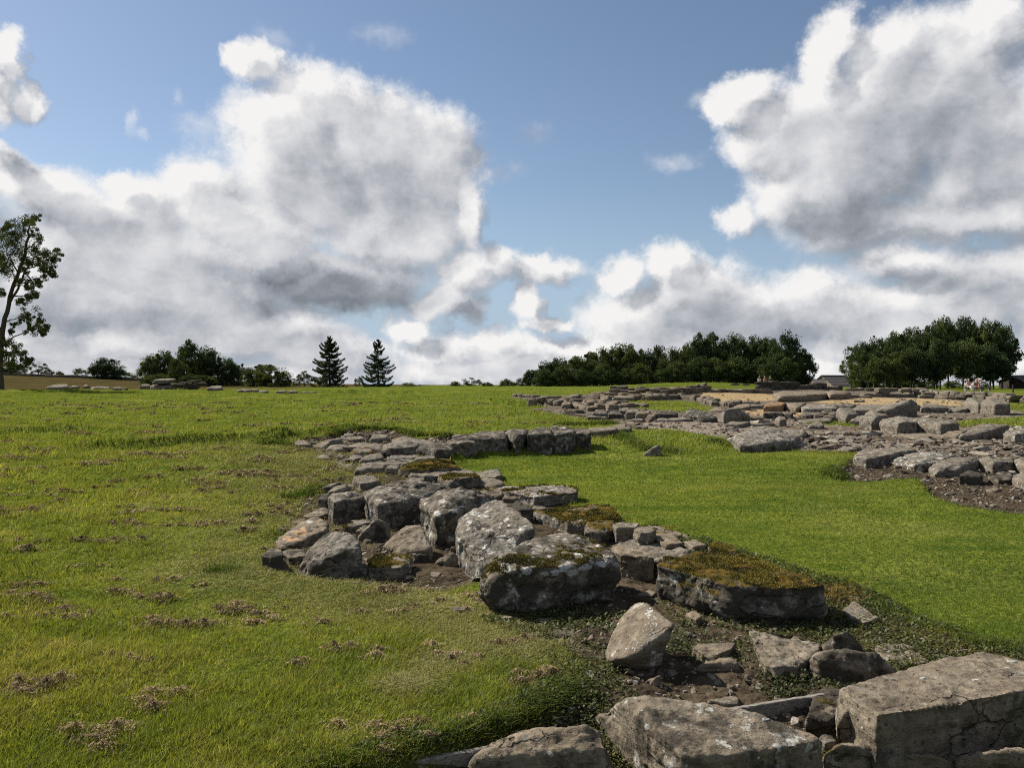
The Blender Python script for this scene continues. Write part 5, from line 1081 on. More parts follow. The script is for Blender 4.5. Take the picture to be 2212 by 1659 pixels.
def build_clippings():
    """brown heaps of dried clippings left by the mower: strands in small mounds"""
    r = np.random.default_rng(33); C = []
    for i in range(1100):
        a = r.uniform(-260, 1250); t = r.uniform(0, 1); b = CY+13/(.020+.980*t**1.0)
        b = CY+ 1/(1/620. + t*(1/28.-1/620.))
        if b < 870 and r.random() < .7: continue
        try: X, Y = march(a, b, h_base)
        except Exception: continue
        if Y > 40: continue
        if Y > 17 and r.random() < .7: continue
        s_far = np.clip(Y/9, .8, 2.2)
        k = r.integers(1, 7); ang = r.normal(.25, .35); s0 = r.lognormal(math.log(.055), .45)
        for j in range(k):
            d = (j-(k-1)/2)*s0*1.5; C.append((X+math.cos(ang)*d+r.normal(0, .05), Y+math.sin(ang)*d*.7+r.normal(0, .05), s0*s_far*r.uniform(.6, 1.3), r.random()))
    for a, b, s in ((45,1265,.22),(70,1290,.17),(100,1300,.14),(60,1190,.16),(250,1580,.16),(210,1600,.14),(330,1530,.12),(330,1335,.16),(400,1345,.16),(440,1342,.15),(480,1310,.15),(505,1315,.15),(560,1325,.13),(1160,1465,.13),(1130,1480,.12),
                    (1185,1452,.10),(860,1595,.10),(925,1605,.10),(900,1570,.10),(1010,1560,.08),(820,1585,.10),(845,1268,.12),(870,1272,.1),(250,1280,.13),(100,1485,.16),(60,1500,.15),(40,1480,.14),(380,1495,.12),(720,1405,.12),(760,1400,.1),(640,1440,.1),
                    (390,1018,.2),(470,1060,.25),(420,1040,.2),(480,975,.18),(560,1000,.2),(70,930,.3),(35,928,.3)):
        X, Y = march(a, b, h_base); C.append((X, Y, s*.9, r.random()*.6))
        C.append((X+r.normal(0, s), Y+r.normal(0, s*.7), s*.7, r.random()))
    C = np.array(C); so, _, _ = masks(C[:, 0], C[:, 1]); lw = poly_sd(C[:, 0], C[:, 1], LAWN_R); C = C[(so < .6) & (lw < -.1)]
    m = np.clip(2000*C[:, 2]/np.clip(C[:, 1]/4, 1, 9), 24, 300).astype(int)
    idx = np.repeat(np.arange(len(C)), m); n = len(idx); s = C[idx, 2]
    rad = np.abs(r.normal(0, .62, n))*np.where(r.random(n) < .3, 2.3, 1.)*(.85+.55*vnoise(np.stack([C[idx, 0]*5, C[idx, 1]*5, r.random(n)*9], 1))); th = r.uniform(0, 2*math.pi, n)
    px = C[idx, 0]+np.cos(th)*rad*s; py = C[idx, 1]+np.sin(th)*rad*s*.7
    lump = .6+.5*vnoise(np.stack([px*28, py*28, np.zeros(n)], 1))
    zz = h(px, py)+np.minimum(s, .13)*.42*np.exp(-rad**2*1.6)*lump*r.uniform(.5, 1, n)+.012
    L = r.uniform(.018, .05, n)*np.clip(C[idx, 1]/6, .9, 2.2); wd = .0032*np.clip(C[idx, 1]/4.2, 1, 8); a = r.uniform(0, 6.28, n); el = r.normal(.1, .35, n)
    dx, dy, dz = np.cos(a)*np.cos(el)*L/2, np.sin(a)*np.cos(el)*L/2, np.sin(el)*L/2
    c = np.stack([px, py, zz], 1); d = np.stack([dx, dy, dz], 1); wv = np.stack([-np.sin(a)*wd, np.cos(a)*wd, r.normal(0, .6, n)*wd], 1)*.5
    bend = np.stack([np.zeros(n), np.zeros(n), L*.18], 1)
    V = np.stack([c-d-wv, c-d+wv, c+bend+wv, c+bend-wv, c+d], 1).reshape(-1, 3); k5 = 5*np.arange(n)[:, None]
    F = np.concatenate([np.array([0,1,2])[None]+k5, np.array([0,2,3])[None]+k5, np.array([3,2,4])[None]+k5])
    tone = C[idx, 3]; st = np.array([(.130,.088,.050),(.250,.170,.092),(.37,.27,.15),(.22,.20,.075)]); u = np.clip(tone*2.2+r.normal(0, .45, n), 0, 2.99); i = u.astype(int); f = (u-i)[:, None]
    col = (st[i]*(1-f)+st[np.minimum(i+1, 3)]*f)*r.uniform(.7, 1.25, (n, 1))
    obj('grass_clippings', mk_mesh('grass_clippings', V, F, M_straw, False, {'col': np.repeat(col, 5, 0)}), kind='stuff', label='brown dried clippings lying in heaps on the left field')
    # thin scatter of loose pale strands over the raked areas
    fx, fy, fs = np.array(CLUMP_FLAT).T; n = 42000; i = r.integers(0, len(fx), n); x = fx[i]+r.normal(0, .75, n)*fs[i]*.8; y = fy[i]+r.normal(0, .75, n)*fs[i]*.8
    ok = (y > 2.9) & (np.abs(x) < .72*y) & (poly_sd(x, y, LAWN_R) < 0) & (poly_sd(x, y, TRENCH) < -.02); x, y = x[ok], y[ok]; n = len(x)
    blades('cut_grass', x, y, r.uniform(.03, .06, n)*np.clip(y/7, .8, 1.8), .0036*np.clip(y/5, 1, 4), (.5, .0), palette(x, y, 81, [(.11,.115,.032),(.20,.19,.065),(.30,.26,.11)], r, .25, 2.), M_straw, 'cut grass raked flat beside the stones', 34, 2.2, curve=True)

def build_weeds():
    r = np.random.default_rng(44); x, y = scatter(210000, 2.9, 8.5, 45, -.25, .72)
    a = poly_sd(x, y, SOILS[2]); dn = fbm2(x, y, 2.0, 3, 91)+.5*fbm2(x, y, 7, 2, 92)
    bx, by = march(1400, 1300, h_base)
    bare = np.exp(-(((x-bx)/.42)**2+((y-by)/.8)**2))
    ok = (a > -.16) & (dn+.50-1.2*bare-1.3*np.clip(np.exp(-((y-4.35)/.28)**2-((x-.95)/.35)**2), 0, 1) > r.uniform(-.1, .55, len(x))); x, y = x[ok], y[ok]
    B = [unproj(690,1673,-.03), unproj(1058,1610,-.03)]; B2 = [unproj(1560,1531,-.02), unproj(1775,1497,-.02)]
    for b in (B, B2):
        d_, o_ = line_dist(x, y, [q[:2] for q in b]); kp = (d_ > .05) & ~((d_ < .35) & (o_ < 0)); x, y = x[kp], y[kp]
    n = len(x); z = h(x, y)+r.uniform(.0, .035, n)*(1+.8*fbm2(x, y, 6, 2, 95)); s = r.uniform(.005, .0125, n)*np.clip(y/4.5, .9, 2)
    an = r.uniform(0, 6.28, n); t1 = r.normal(0, .45, n); t2 = r.normal(0, .45, n); u = np.stack([np.cos(an), np.sin(an), t1], 1); v = np.stack([-np.sin(an), np.cos(an), t2], 1)
    c = np.stack([x, y, z], 1); S = s[:, None]
    V = np.stack([c-u*S, c-v*S*.62, c+u*S, c+v*S*.62], 1).reshape(-1, 3); F = np.arange(4*n).reshape(n, 4)
    col = palette(x, y, 101, [(.020,.030,.009),(.042,.055,.015),(.085,.090,.027),(.115,.100,.030)], r, .3, 1.6)
    obj('weeds', mk_mesh('weeds', V, F, M_grass, False, {'col': np.repeat(col, 4, 0)}), kind='stuff', label='low creeping weeds over the soil of the hollow')

# ------------------------------------------------------------------ trees
def tube(pts, rad, n=7):
    pts = np.asarray(pts, float); V = []; F = []; m = len(pts)
    for i, (p, rr) in enumerate(zip(pts, rad)):
        d = pts[min(i+1, m-1)]-pts[max(i-1, 0)]; d /= np.linalg.norm(d)+1e-9
        a = np.cross(d, (0, 1, .13)); a /= np.linalg.norm(a)+1e-9; b = np.cross(d, a)
        for j in range(n): V.append(p+(a*math.cos(6.2832*j/n)+b*math.sin(6.2832*j/n))*rr)
    for i in range(m-1):
        for j in range(n): F.append((i*n+j, i*n+(j+1) % n, (i+1)*n+(j+1) % n, (i+1)*n+j))
    return np.array(V), np.array(F)
def join(parts):
    V, F, b = [], [], 0
    for v, f in parts: V.append(v); F.append(f+b); b += len(v)
    return np.concatenate(V), np.concatenate(F)
def wig(a, b, n, amp, r):
    t = np.linspace(0, 1, n)[:, None]; q = np.array(a)*(1-t)+np.array(b)*t; q[1:-1] += r.normal(0, amp, (n-2, 3)); return q

def leaf_cloud(C, R, per, size, r, pal, flat=.75, bias=.5):
    """leaves spread through round clumps: centres C, radii R"""
    n = len(C)*per; i = np.repeat(np.arange(len(C)), per)
    d = r.normal(0, 1, (n, 3)); d /= np.linalg.norm(d, axis=1, keepdims=True); rad = r.random(n)**.42
    p = C[i]+d*(R[i]*rad)[:, None]*np.array([1, 1, flat])
    nn = d*bias+r.normal(0, .6, (n, 3)); nn /= np.linalg.norm(nn, axis=1, keepdims=True)
    u = np.cross(nn, r.normal(0, 1, (n, 3))); u /= np.linalg.norm(u, axis=1, keepdims=True); v = np.cross(nn, u); s = (size*r.uniform(.6, 1.35, n))[:, None]
    V = np.stack([p-u*s, p-v*s*.6, p+u*s, p+v*s*.6], 1).reshape(-1, 3); F = np.arange(4*n).reshape(n, 4)
    t = np.clip(r.random(len(C))[i]*.75+r.random(n)*.35, 0, .999)*(len(pal)-1); k = t.astype(int); f = (t-k)[:, None]; pl = np.array(pal)
    return V, F, np.repeat(pl[k]*(1-f)+pl[k+1]*f, 4, 0)

PAL_DARK = [(.034,.050,.028),(.054,.078,.036),(.084,.110,.046)]
PAL_MID = [(.042,.062,.028),(.066,.092,.036),(.098,.124,.048)]
PAL_LITE = [(.045,.065,.020),(.070,.098,.028),(.10,.128,.040)]
BROAD = {}
def broad_proto(kind, seed):
    """a broad-leaved tree one unit tall and one unit wide: (trunk mesh, crown mesh)"""
    key = (kind, seed)
    if key in BROAD: return BROAD[key]
    r = np.random.default_rng(900+seed); low = {'full': .02, 'stem': .22, 'open': .20, 'bush': 0.}[kind]
    nC = {'full': 84, 'stem': 76, 'open': 44, 'bush': 60}[kind]; C = []
    while len(C) < nC:
        q = r.uniform(-1, 1, 3); l = np.linalg.norm(q)
        if l > 1 or (l < .4 and r.random() < .5): continue
        zc = low+(q[2]+1)/2*(1-low); wz = 1.0 if kind != 'full' else (1.0-.25*max(0, q[2]))
        C.append((q[0]*.42*wz, q[1]*.42*wz, zc*.93+.01))
    C = np.array(C); C += r.normal(0, .025, C.shape); R = r.lognormal(math.log(.115), .38, len(C)).clip(.05, .22)*(1 if kind != 'open' else .8)
    pal = {'full': PAL_DARK, 'stem': PAL_DARK, 'open': PAL_MID, 'bush': PAL_MID}[kind]
    V, F, col = leaf_cloud(C, R, 150 if kind != 'open' else 110, .020 if kind != 'open' else .016, r, pal)
    V[:, 2] *= 1/np.quantile(V[:, 2], .999); V[:, :2] *= .5/np.quantile(np.abs(V[:, :2]), .992)
    crown = mk_mesh('crown', V, F, M_leaf, False, {'col': col})
    parts = [tube(wig((0, 0, -.06), (r.normal(0, .02), r.normal(0, .02), .82), 6, .008, r), np.linspace(.030, .006, 6))]
    for k in range(9):
        c = C[r.integers(0, len(C))]; z0 = r.uniform(max(.12, low*.7), .55); parts.append(tube(wig((0, 0, z0), c, 4, .012, r), np.linspace(.013, .003, 4), 5))
    v, f = join(parts); trunk = mk_mesh('trunk', v, f, M_bark)
    BROAD[key] = (trunk, crown); return BROAD[key]

def tree(px, top, base, half, dist, kind, seed, label, group, name='broadleaf_tree', squash=1., z0=None):
    """stand a tree so that it fills px +- half, top..base at that distance"""
    x = (px-CX)/FPX*dist; z = float(h(np.array([x]), np.array([dist]))[0]) if z0 is None else z0
    zt = EYE-(top-CY)/FPX*dist; zb = min(z, EYE-(base-CY)/FPX*dist); hh = zt-zb; wd = 2*half/FPX*dist
    t = thing(name, label, 'tree' if kind != 'bush' else 'bush', (x, dist, zb), random.uniform(0, 6.28), group)
    tm, cm = broad_proto(kind, seed); a = obj('trunk', tm, t); b = obj('crown', cm, t)
    a.scale = (wd, wd, hh); b.scale = (wd, wd*squash, hh); return t

def conifer(px, top, base, half, dist, seed, label, group, gap=0.):
    r = np.random.default_rng(seed); x = (px-CX)/FPX*dist; zb = float(h(np.array([x]), np.array([dist]))[0])-.1; H_ = EYE-(top-CY)/FPX*dist-zb; Wd = half/FPX*dist
    t = thing('conifer', label, 'conifer', (x, dist, zb), 0, group)
    v, f = tube(wig((0, 0, 0), (r.normal(0, .05), 0, H_*.985), 8, .03, r), np.linspace(.022*H_, .002*H_, 8)); obj('trunk', mk_mesh('trunk', v, f, M_bark), t)
    Vs, Fs, Cs, parts = [], [], [], []; nw = 18; b0 = 0
    for k in range(nw):
        zf = .05+.93*(k/(nw-1))**.93; env = Wd*(1-zf)**.80*(1.05 if zf > .2 else .8+zf)+.012*H_
        nb = int(r.integers(5, 8)) if zf < .9 else 4; a0 = r.uniform(0, 6.28)
        for j in range(nb):
            if r.random() < gap: continue
            a = a0+6.2832*j/nb+r.normal(0, .25); L = env*r.uniform(.6, 1.25); z = zf*H_+r.normal(0, .012*H_); dirv = np.array([math.cos(a), math.sin(a), 0])
            s = np.linspace(0, 1, 5)[:, None]; drop = -.16*L*np.sin(s*2.6)+.13*L*s**2+.05*L*s*(zf > .7)*6*s
            line = np.array([0, 0, z])+dirv*L*s+np.array([0, 0, 1])*drop; parts.append(tube(line, np.linspace(.0045*H_, .001*H_, 5), 4))
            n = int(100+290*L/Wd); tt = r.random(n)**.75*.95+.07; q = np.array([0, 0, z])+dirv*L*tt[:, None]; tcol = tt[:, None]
            q[:, 2] += (-.16*L*np.sin(tt*2.6)+.13*L*tt**2+.05*L*tt*(zf > .7)*6*tt)
            sidev = np.array([-math.sin(a), math.cos(a), 0]); sp = r.normal(0, .15, n)*L*(1.12-tt)*1.1; q += sidev*sp[:, None]; q[:, 2] += -np.abs(sp)*.30+r.normal(0, .010*H_, n)-.006*H_
            u = dirv*.8+sidev*np.sign(sp)[:, None]*.6+r.normal(0, .25, (n, 3)); u /= np.linalg.norm(u, axis=1, keepdims=True); vv = np.cross(u, r.normal(0, 1, (n, 3))); vv /= np.linalg.norm(vv, axis=1, keepdims=True)
            S = (H_*.017*r.uniform(.6, 1.3, n))[:, None]; Vs.append(np.stack([q-u*S, q-vv*S*.30, q+u*S, q+vv*S*.30], 1).reshape(-1, 3)); Fs.append(np.arange(4*n).reshape(n, 4)+b0); b0 += 4*n
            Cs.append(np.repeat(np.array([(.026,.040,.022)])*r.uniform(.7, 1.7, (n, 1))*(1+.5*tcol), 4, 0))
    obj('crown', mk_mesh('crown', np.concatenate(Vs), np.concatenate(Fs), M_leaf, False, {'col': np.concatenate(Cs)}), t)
    v, f = join(parts); obj('branch', mk_mesh('branch', v, f, M_bark), t, kind='stuff')

def tall_tree():
    """the tall thin tree at the left edge, drawn limb by limb"""
    dist = 62.; r = np.random.default_rng(77); S = dist/FPX
    def W(px, py, dy=0.): return np.array([(px-CX)*S*(1+dy/dist), dy, EYE-(py-CY)*S*(1+dy/dist)])
    x0 = (0-CX)*S; zb = float(h(np.array([x0]), np.array([dist]))[0]); t = thing('tall_tree', 'tall thin-crowned tree cut by the left edge of the picture', 'tree', (x0, dist, zb)); o = np.array([x0, 0, zb])
    def line(pts, r0, r1, n=7):
        q = np.array([W(*p) for p in pts])-o; m = 3*len(pts); i = np.linspace(0, len(q)-1, m); a = np.floor(i).astype(int).clip(0, len(q)-2); f = (i-a)[:, None]; q = q[a]*(1-f)+q[a+1]*f; q[1:-1] += r.normal(0, .04, (m-2, 3)); return tube(q, np.linspace(r0, r1, m), n)
    main = [line([(2,842),(0,790),(3,740),(10,690),(22,640),(40,590),(56,540),(60,500)], .24, .08), line([(10,690),(20,655),(38,625),(52,590),(70,565),(88,545)], .12, .04), line([(3,745),(-10,680),(-24,610),(-30,540)], .15, .06),
            line([(60,500),(66,480),(70,462)], .07, .02)]
    obj('trunk', mk_mesh('trunk', *join(main), M_bark), t)
    limbs = [[(5,742),(30,728),(60,715),(95,705)],[(8,695),(30,690),(60,685)],[(22,640),(45,640),(66,640),(74,645)],[(40,590),(70,575),(100,560),(128,548)],[(56,560),(85,575),(108,590)],[(52,590),(70,605),(80,618)],[(30,620),(50,612),(70,610)],
             [(-30,540),(0,500),(15,475)],[(-24,610),(20,560),(40,520)],[(2,770),(20,760),(45,765),(68,778)],[(3,740),(-20,730),(-60,720)],[(40,590),(20,560),(10,530)],[(56,540),(80,520),(86,500)]]
    obj('limb', mk_mesh('limb', *join([line([(a, b, r.normal(0, .5)*i) for i, (a, b) in enumerate(l)], .065, .018, 5) for l in limbs]), M_bark), t, kind='stuff')
    blobs = [(62,478,16),(46,488,15),(76,470,9),(30,500,17),(18,486,10),(8,510,17),(50,508,16),(74,508,12),(5,535,20),(28,530,20),(50,535,20),(75,535,15),(15,560,21),(40,560,20),(62,558,17),(85,555,14),(112,545,13),(124,552,9),(104,560,12),(95,575,13),(100,595,11),
             (112,592,7),(115,580,9),(60,580,12),(20,585,17),(0,580,20),(74,617,11),(60,622,9),(84,610,8),(45,605,9),(62,640,12),(76,637,9),(45,652,10),(70,688,13),(50,682,13),(88,695,10),(100,708,8),(80,712,12),(60,712,9),(35,700,8),(92,720,7),(25,715,7),(0,628,12),(-20,560,25),
             (-40,600,25),(-30,640,20),(-20,520,20),(-60,690,20),(-15,700,10),(18,750,15),(5,765,16),(38,758,13),(30,775,14),(52,772,10),(66,780,9),(20,790,14),(5,740,8),(44,790,9),(-30,770,25)]
    C, R = [], []
    for a, b, s in blobs:
        for _ in range(8): dy = r.normal(0, 1.0); C.append(W(a+r.normal(0, s*.62), b+r.normal(0, s*.55), dy)-o); R.append(s*S*r.uniform(.3, .8))
    V, F, col = leaf_cloud(np.array(C), np.array(R), 95, .056, r, [(.032,.046,.024),(.052,.072,.032),(.084,.104,.046)], .9, .3)
    obj('crown', mk_mesh('crown', V, F, M_leaf, False, {'col': col}), t)

def build_trees():
    random.seed(5); tall_tree()
    G1, G2, G3, G4 = 'field trees on the left skyline', 'clump of big trees on the left', 'trees of the long dark wood', 'trees of the right-hand grove'
    L = lambda x: x*.2717
    def TL(x, top, base, half, dist, kind, seed, label, grp, tile='L', **kw):
        a, b = P(tile, x, top); _, c = P(tile, x, base); tree(a, b, c, half/TILES[tile][2], dist, kind, seed, label, grp, **kw)
    TL(845,432,668,132,150,'stem',1,'lone round-headed oak standing left of the tree clump',G1)
    TL(305,462,600,74,170,'open',2,'light airy tree near the tall thin tree',G1); TL(395,520,602,38,172,'bush',1,'round bush right of the light airy tree',G1,name='bush')
    TL(160,505,590,60,165,'bush',2,'dark bush beside the tall thin tree trunk',G1,name='bush'); TL(50,450,580,90,160,'full',3,'dark tree behind the tall thin tree trunk',G1)
    TL(478,535,612,36,172,'full',1,'small pointed tree on the dry ridge',G1); TL(543,572,618,34,172,'bush',1,'low bush between pointed tree and leaning tree',G1,name='bush')
    TL(648,512,640,58,165,'open',3,'small thin tree left of the lone oak',G1); TL(600,565,640,44,166,'bush',2,'bush under the small thin tree',G1,name='bush'); TL(690,580,648,60,175,'bush',3,'flat bush left of the oak trunk',G1,name='bush')
    TL(1020,548,668,95,170,'bush',1,'broad bush between the oak and the tree clump',G1,name='bush'); TL(905,590,668,60,180,'bush',2,'low bush right of the oak trunk',G1,name='bush')
    TL(1190,400,680,95,128,'full',1,'leftmost tree of the clump, broad and dark',G2); TL(1310,372,690,105,130,'full',2,'second tree of the clump, rounded top',G2); TL(1420,440,690,80,124,'full',4,'shorter tree in front at the middle of the clump',G2)
    TL(1530,290,690,125,132,'full',3,'tallest tree of the clump with a domed top',G2); TL(1660,340,690,130,134,'full',1,'wide tree right of the tallest in the clump',G2); TL(1800,430,690,110,132,'full',2,'lower tree at the right shoulder of the clump',G2)
    TL(1900,480,692,80,136,'bush',3,'bush filling the gap after the clump',G2,name='bush'); TL(2040,485,695,110,112,'full',4,'broad low tree before the conifers, left half',G2); TL(2160,485,695,130,110,'bush',1,'dense rounded bush before the conifers',G2,name='bush')
    TL(1240,560,690,120,122,'bush',2,'undergrowth bush at the left foot of the clump',G2,name='bush'); TL(1560,560,690,150,122,'bush',3,'undergrowth bush at the middle foot of the clump',G2,name='bush')
    TL(240,540,690,70,112,'bush',2,'rounded bush end left of the sparse tree',G2,'M',name='bush')
    TL(410,535,690,72,120,'open',1,'sparse tree touching the first conifer',G2,'M'); TL(345,585,690,40,121,'open',2,'small sparse tree left of the first conifer',G2,'M')
    c = P('M', 608, 265); conifer(c[0], c[1], 842, 50, 105., 11, 'first and larger conifer, dense and wide at the base', 'pair of conifers on the skyline')
    c = P('M', 995, 288); conifer(c[0], c[1], 842, 44, 108., 12, 'second conifer, slimmer with gaps between its branches', 'pair of conifers on the skyline', .28)
    TL(838,582,698,38,150,'open',3,'small bare tree between the two conifers',G1,'M'); TL(790,670,698,60,150,'bush',1,'low hedge between the two conifers',G1,'M',name='bush')
    TL(1235,628,700,55,150,'bush',2,'dark bush right of the second conifer, left part',G1,'M',name='bush'); TL(1310,645,700,55,150,'bush',3,'dark bush right of the second conifer, right part',G1,'M',name='bush')
    TL(1610,615,705,55,160,'full',1,'left tree of the small group on the middle skyline',G1,'M'); TL(1740,590,705,85,162,'open',1,'arched airy tree of the small group on the middle skyline',G1,'M'); TL(1860,625,705,60,160,'full',2,'right tree of the small group on the middle skyline',G1,'M'); TL(1940,655,705,60,160,'bush',1,'low bush after the small skyline group',G1,'M',name='bush')
    TL(2030,600,705,72,155,'full',3,'round tree alone before the long wood',G1,'M'); TL(200,525,692,62,150,'stem',2,'thin-stemmed tree at the left end of the long wood',G3,'N'); TL(130,590,695,50,152,'bush',2,'bush at the left end of the long wood',G3,'N',name='bush')
    # long wood: back row then front row
    W = [(330,455,110,150),(420,430,110,152),(530,420,110,150),(640,385,120,152),(750,350,125,150),(860,322,130,152),(965,318,120,150),(1050,365,110,152),(1190,335,110,154),(1300,350,110,150),(1400,350,110,150),(1470,300,110,148),(1560,238,120,146),(1670,230,120,148),(1780,240,120,146),(1880,250,120,148),(1980,255,110,146),(2070,275,110,148)]
    nth = 'first second third fourth fifth sixth seventh eighth ninth tenth eleventh twelfth thirteenth fourteenth fifteenth sixteenth seventeenth eighteenth'.split()
    for i, (x, tp, hf, d) in enumerate(W): TL(x, tp, 695, hf, d, 'full', 1+i % 5, '%s tall tree from the left in the long dark wood' % nth[i], G3, 'N')
    for i, (x, tp, hf, kd) in enumerate(((300,520,90,'full'),(450,500,100,'full'),(600,520,100,'full'),(780,480,110,'full'),(950,515,95,'bush'),(1080,470,100,'full'),(1230,500,110,'bush'),(1380,450,110,'full'),(1540,420,120,'full'),(1700,430,130,'full'),(1860,420,130,'full'),(2010,420,120,'full'))):
        TL(x, tp, 688, hf, 138, kd, 1+(i*2) % 5, '%s front tree from the left at the edge of the long wood' % nth[i], G3, 'N')
    TL(235,232,700,130,135,'full',5,'tall pointed tree at the right end of the long wood',G3,'R'); TL(100,285,700,120,138,'full',2,'round tree behind the pointed one at the wood end',G3,'R'); TL(350,380,700,110,134,'full',3,'spreading tree nearest the slate-roofed barn',G3,'R'); TL(180,420,700,150,128,'full',4,'low dark tree in front at the right wood end',G3,'R')
    TL(420,480,700,70,133,'open',3,'side boughs tree leaning toward the barn',G3,'R')
    # right-hand grove with bare stems
    V = [(770,360,110,'open',112),(850,320,110,'full',116),(960,275,120,'stem',112),(1060,290,120,'stem',116),(1160,235,130,'stem',112),(1270,200,130,'stem',116),(1380,190,130,'stem',112),(1480,140,130,'stem',116),(1580,122,140,'stem',112),(1700,112,140,'stem',114),(1820,130,140,'stem',112),(1930,150,140,'stem',116),(2030,190,130,'stem',112)]
    for i, (x, tp, hf, kd, d) in enumerate(V): TL(x, tp, 728, hf*.95, d, kd, 1+i % 4, '%s back tree from the left in the right-hand grove' % nth[i], G4, 'R')
    for i, (x, tp, hf) in enumerate(((830,480,100),(1000,420,110),(1150,400,120),(1300,360,120),(1465,330,120),(1515,300,120),(1750,300,150),(1955,330,150))): TL(x, tp, 738, hf, 98, 'stem' if i else 'open', 2+i % 3, '%s front tree from the left in the right-hand grove' % nth[i], G4, 'R')
    for i, (x, tp, hf) in enumerate(((860,610,90),(1010,620,90),(1150,600,110),(1290,620,100),(1420,640,80),(1620,640,70),(1860,650,60))): TL(x, tp, 735, hf, 122, 'bush', 1+i % 3, '%s shaded bush from the left under the right-hand grove' % nth[i], G4, 'R', name='bush')

# ------------------------------------------------------------------ buildings, field wall, visitors, boards
def boxm(x0, x1, y0, y1, z0, z1):
    V = np.array([[x0,y0,z0],[x1,y0,z0],[x1,y1,z0],[x0,y1,z0],[x0,y0,z1],[x1,y0,z1],[x1,y1,z1],[x0,y1,z1]], float)
    return V, np.array([[0,3,2,1],[4,5,6,7],[0,1,5,4],[1,2,6,5],[2,3,7,6],[3,0,4,7]])
def barn(name, tile, ridge, eave, dist, rot, label, wd, roofm=M_slate, wallm=M_gable, over=.25):
    """gabled building: ridge=(x0,y0,x1), eave row; ridge runs along its own x axis"""
    a = P(tile, ridge[0], ridge[1]); b = P(tile, ridge[2], ridge[1]); e = P(tile, 0, eave)[1]; S = dist/FPX
    L = (b[0]-a[0])*S/math.cos(rot); zr = EYE-(a[1]-CY)*S; ze = EYE-(e-CY)*S; xm = ((a[0]+b[0])/2-CX)*S; zb = float(h(np.array([xm]), np.array([dist]))[0])-.3
    t = thing(name, label, 'building', (xm, dist, zb), rot); zr -= zb; ze -= zb; hw = wd/2
    V = np.array([[-L/2,-hw,0],[L/2,-hw,0],[L/2,hw,0],[-L/2,hw,0],[-L/2,-hw,ze],[L/2,-hw,ze],[L/2,hw,ze],[-L/2,hw,ze],[-L/2,0,zr],[L/2,0,zr]])
    F4 = np.array([[0,1,5,4],[2,3,7,6],[1,2,6,5],[3,0,4,7]]); F3 = np.array([[5,6,9],[7,4,8]])
    me = bpy.data.meshes.new('wall'); me.from_pydata(V.tolist(), [], F4.tolist()+F3.tolist()); me.materials.append(wallm); obj('wall', me, t)
    nx = 14
    for s in (-1, 1):
        q = []
        for k in range(8):
            f = k/7; y0 = s*(hw+over)*(1-f); z0 = ze+(zr-ze)*f-(over*.5 if k == 0 else 0)+.10; q.append((y0, z0))
        Vl, Fl, b0 = [], [], 0
        for (ya, za), (yb, zb2) in zip(q[:-1], q[1:]):         # overlapping courses of slates
            v, f = boxm(-L/2-over, L/2+over, 0, 1, 0, 1); v2 = v.copy(); v2[:, 1] = np.where(v[:, 1] > .5, yb+s*-.03, ya); v2[:, 2] = np.where(v[:, 1] > .5, zb2-.03, za+.03)+np.where(v[:, 2] > .5, .07, 0)
            Vl.append(v2); Fl.append(f+b0); b0 += 8
        obj('roof', mk_mesh('roof', np.concatenate(Vl), np.concatenate(Fl), roofm, False), t)
    v, f = boxm(-L/2-over, L/2+over, -.14, .14, zr+.10, zr+.24); obj('ridge', mk_mesh('ridge', v, f, roofm, False), t)
    return t, L, zr, ze, hw

def skin(name, nodes, edges, mat, parent=None, sub=1):
    me = bpy.data.meshes.new(name); me.from_pydata([n[:3] for n in nodes], edges, []); o = bpy.data.objects.new(name, me); COL.objects.link(o)
    sk = o.modifiers.new('s', 'SKIN'); sk.use_smooth_shade = True; ss = o.modifiers.new('u', 'SUBSURF'); ss.levels = ss.render_levels = sub
    for i, n in enumerate(nodes):
        rr = n[3]; me.skin_vertices[0].data[i].radius = (rr, rr if len(n) < 5 else n[4]); me.skin_vertices[0].data[i].use_root = (i == 0)
    dg = bpy.context.evaluated_depsgraph_get(); m2 = bpy.data.meshes.new_from_object(o.evaluated_get(dg)); bpy.data.objects.remove(o)
    m2.name = name; m2.materials.clear(); m2.materials.append(mat); return obj(name, m2, parent)

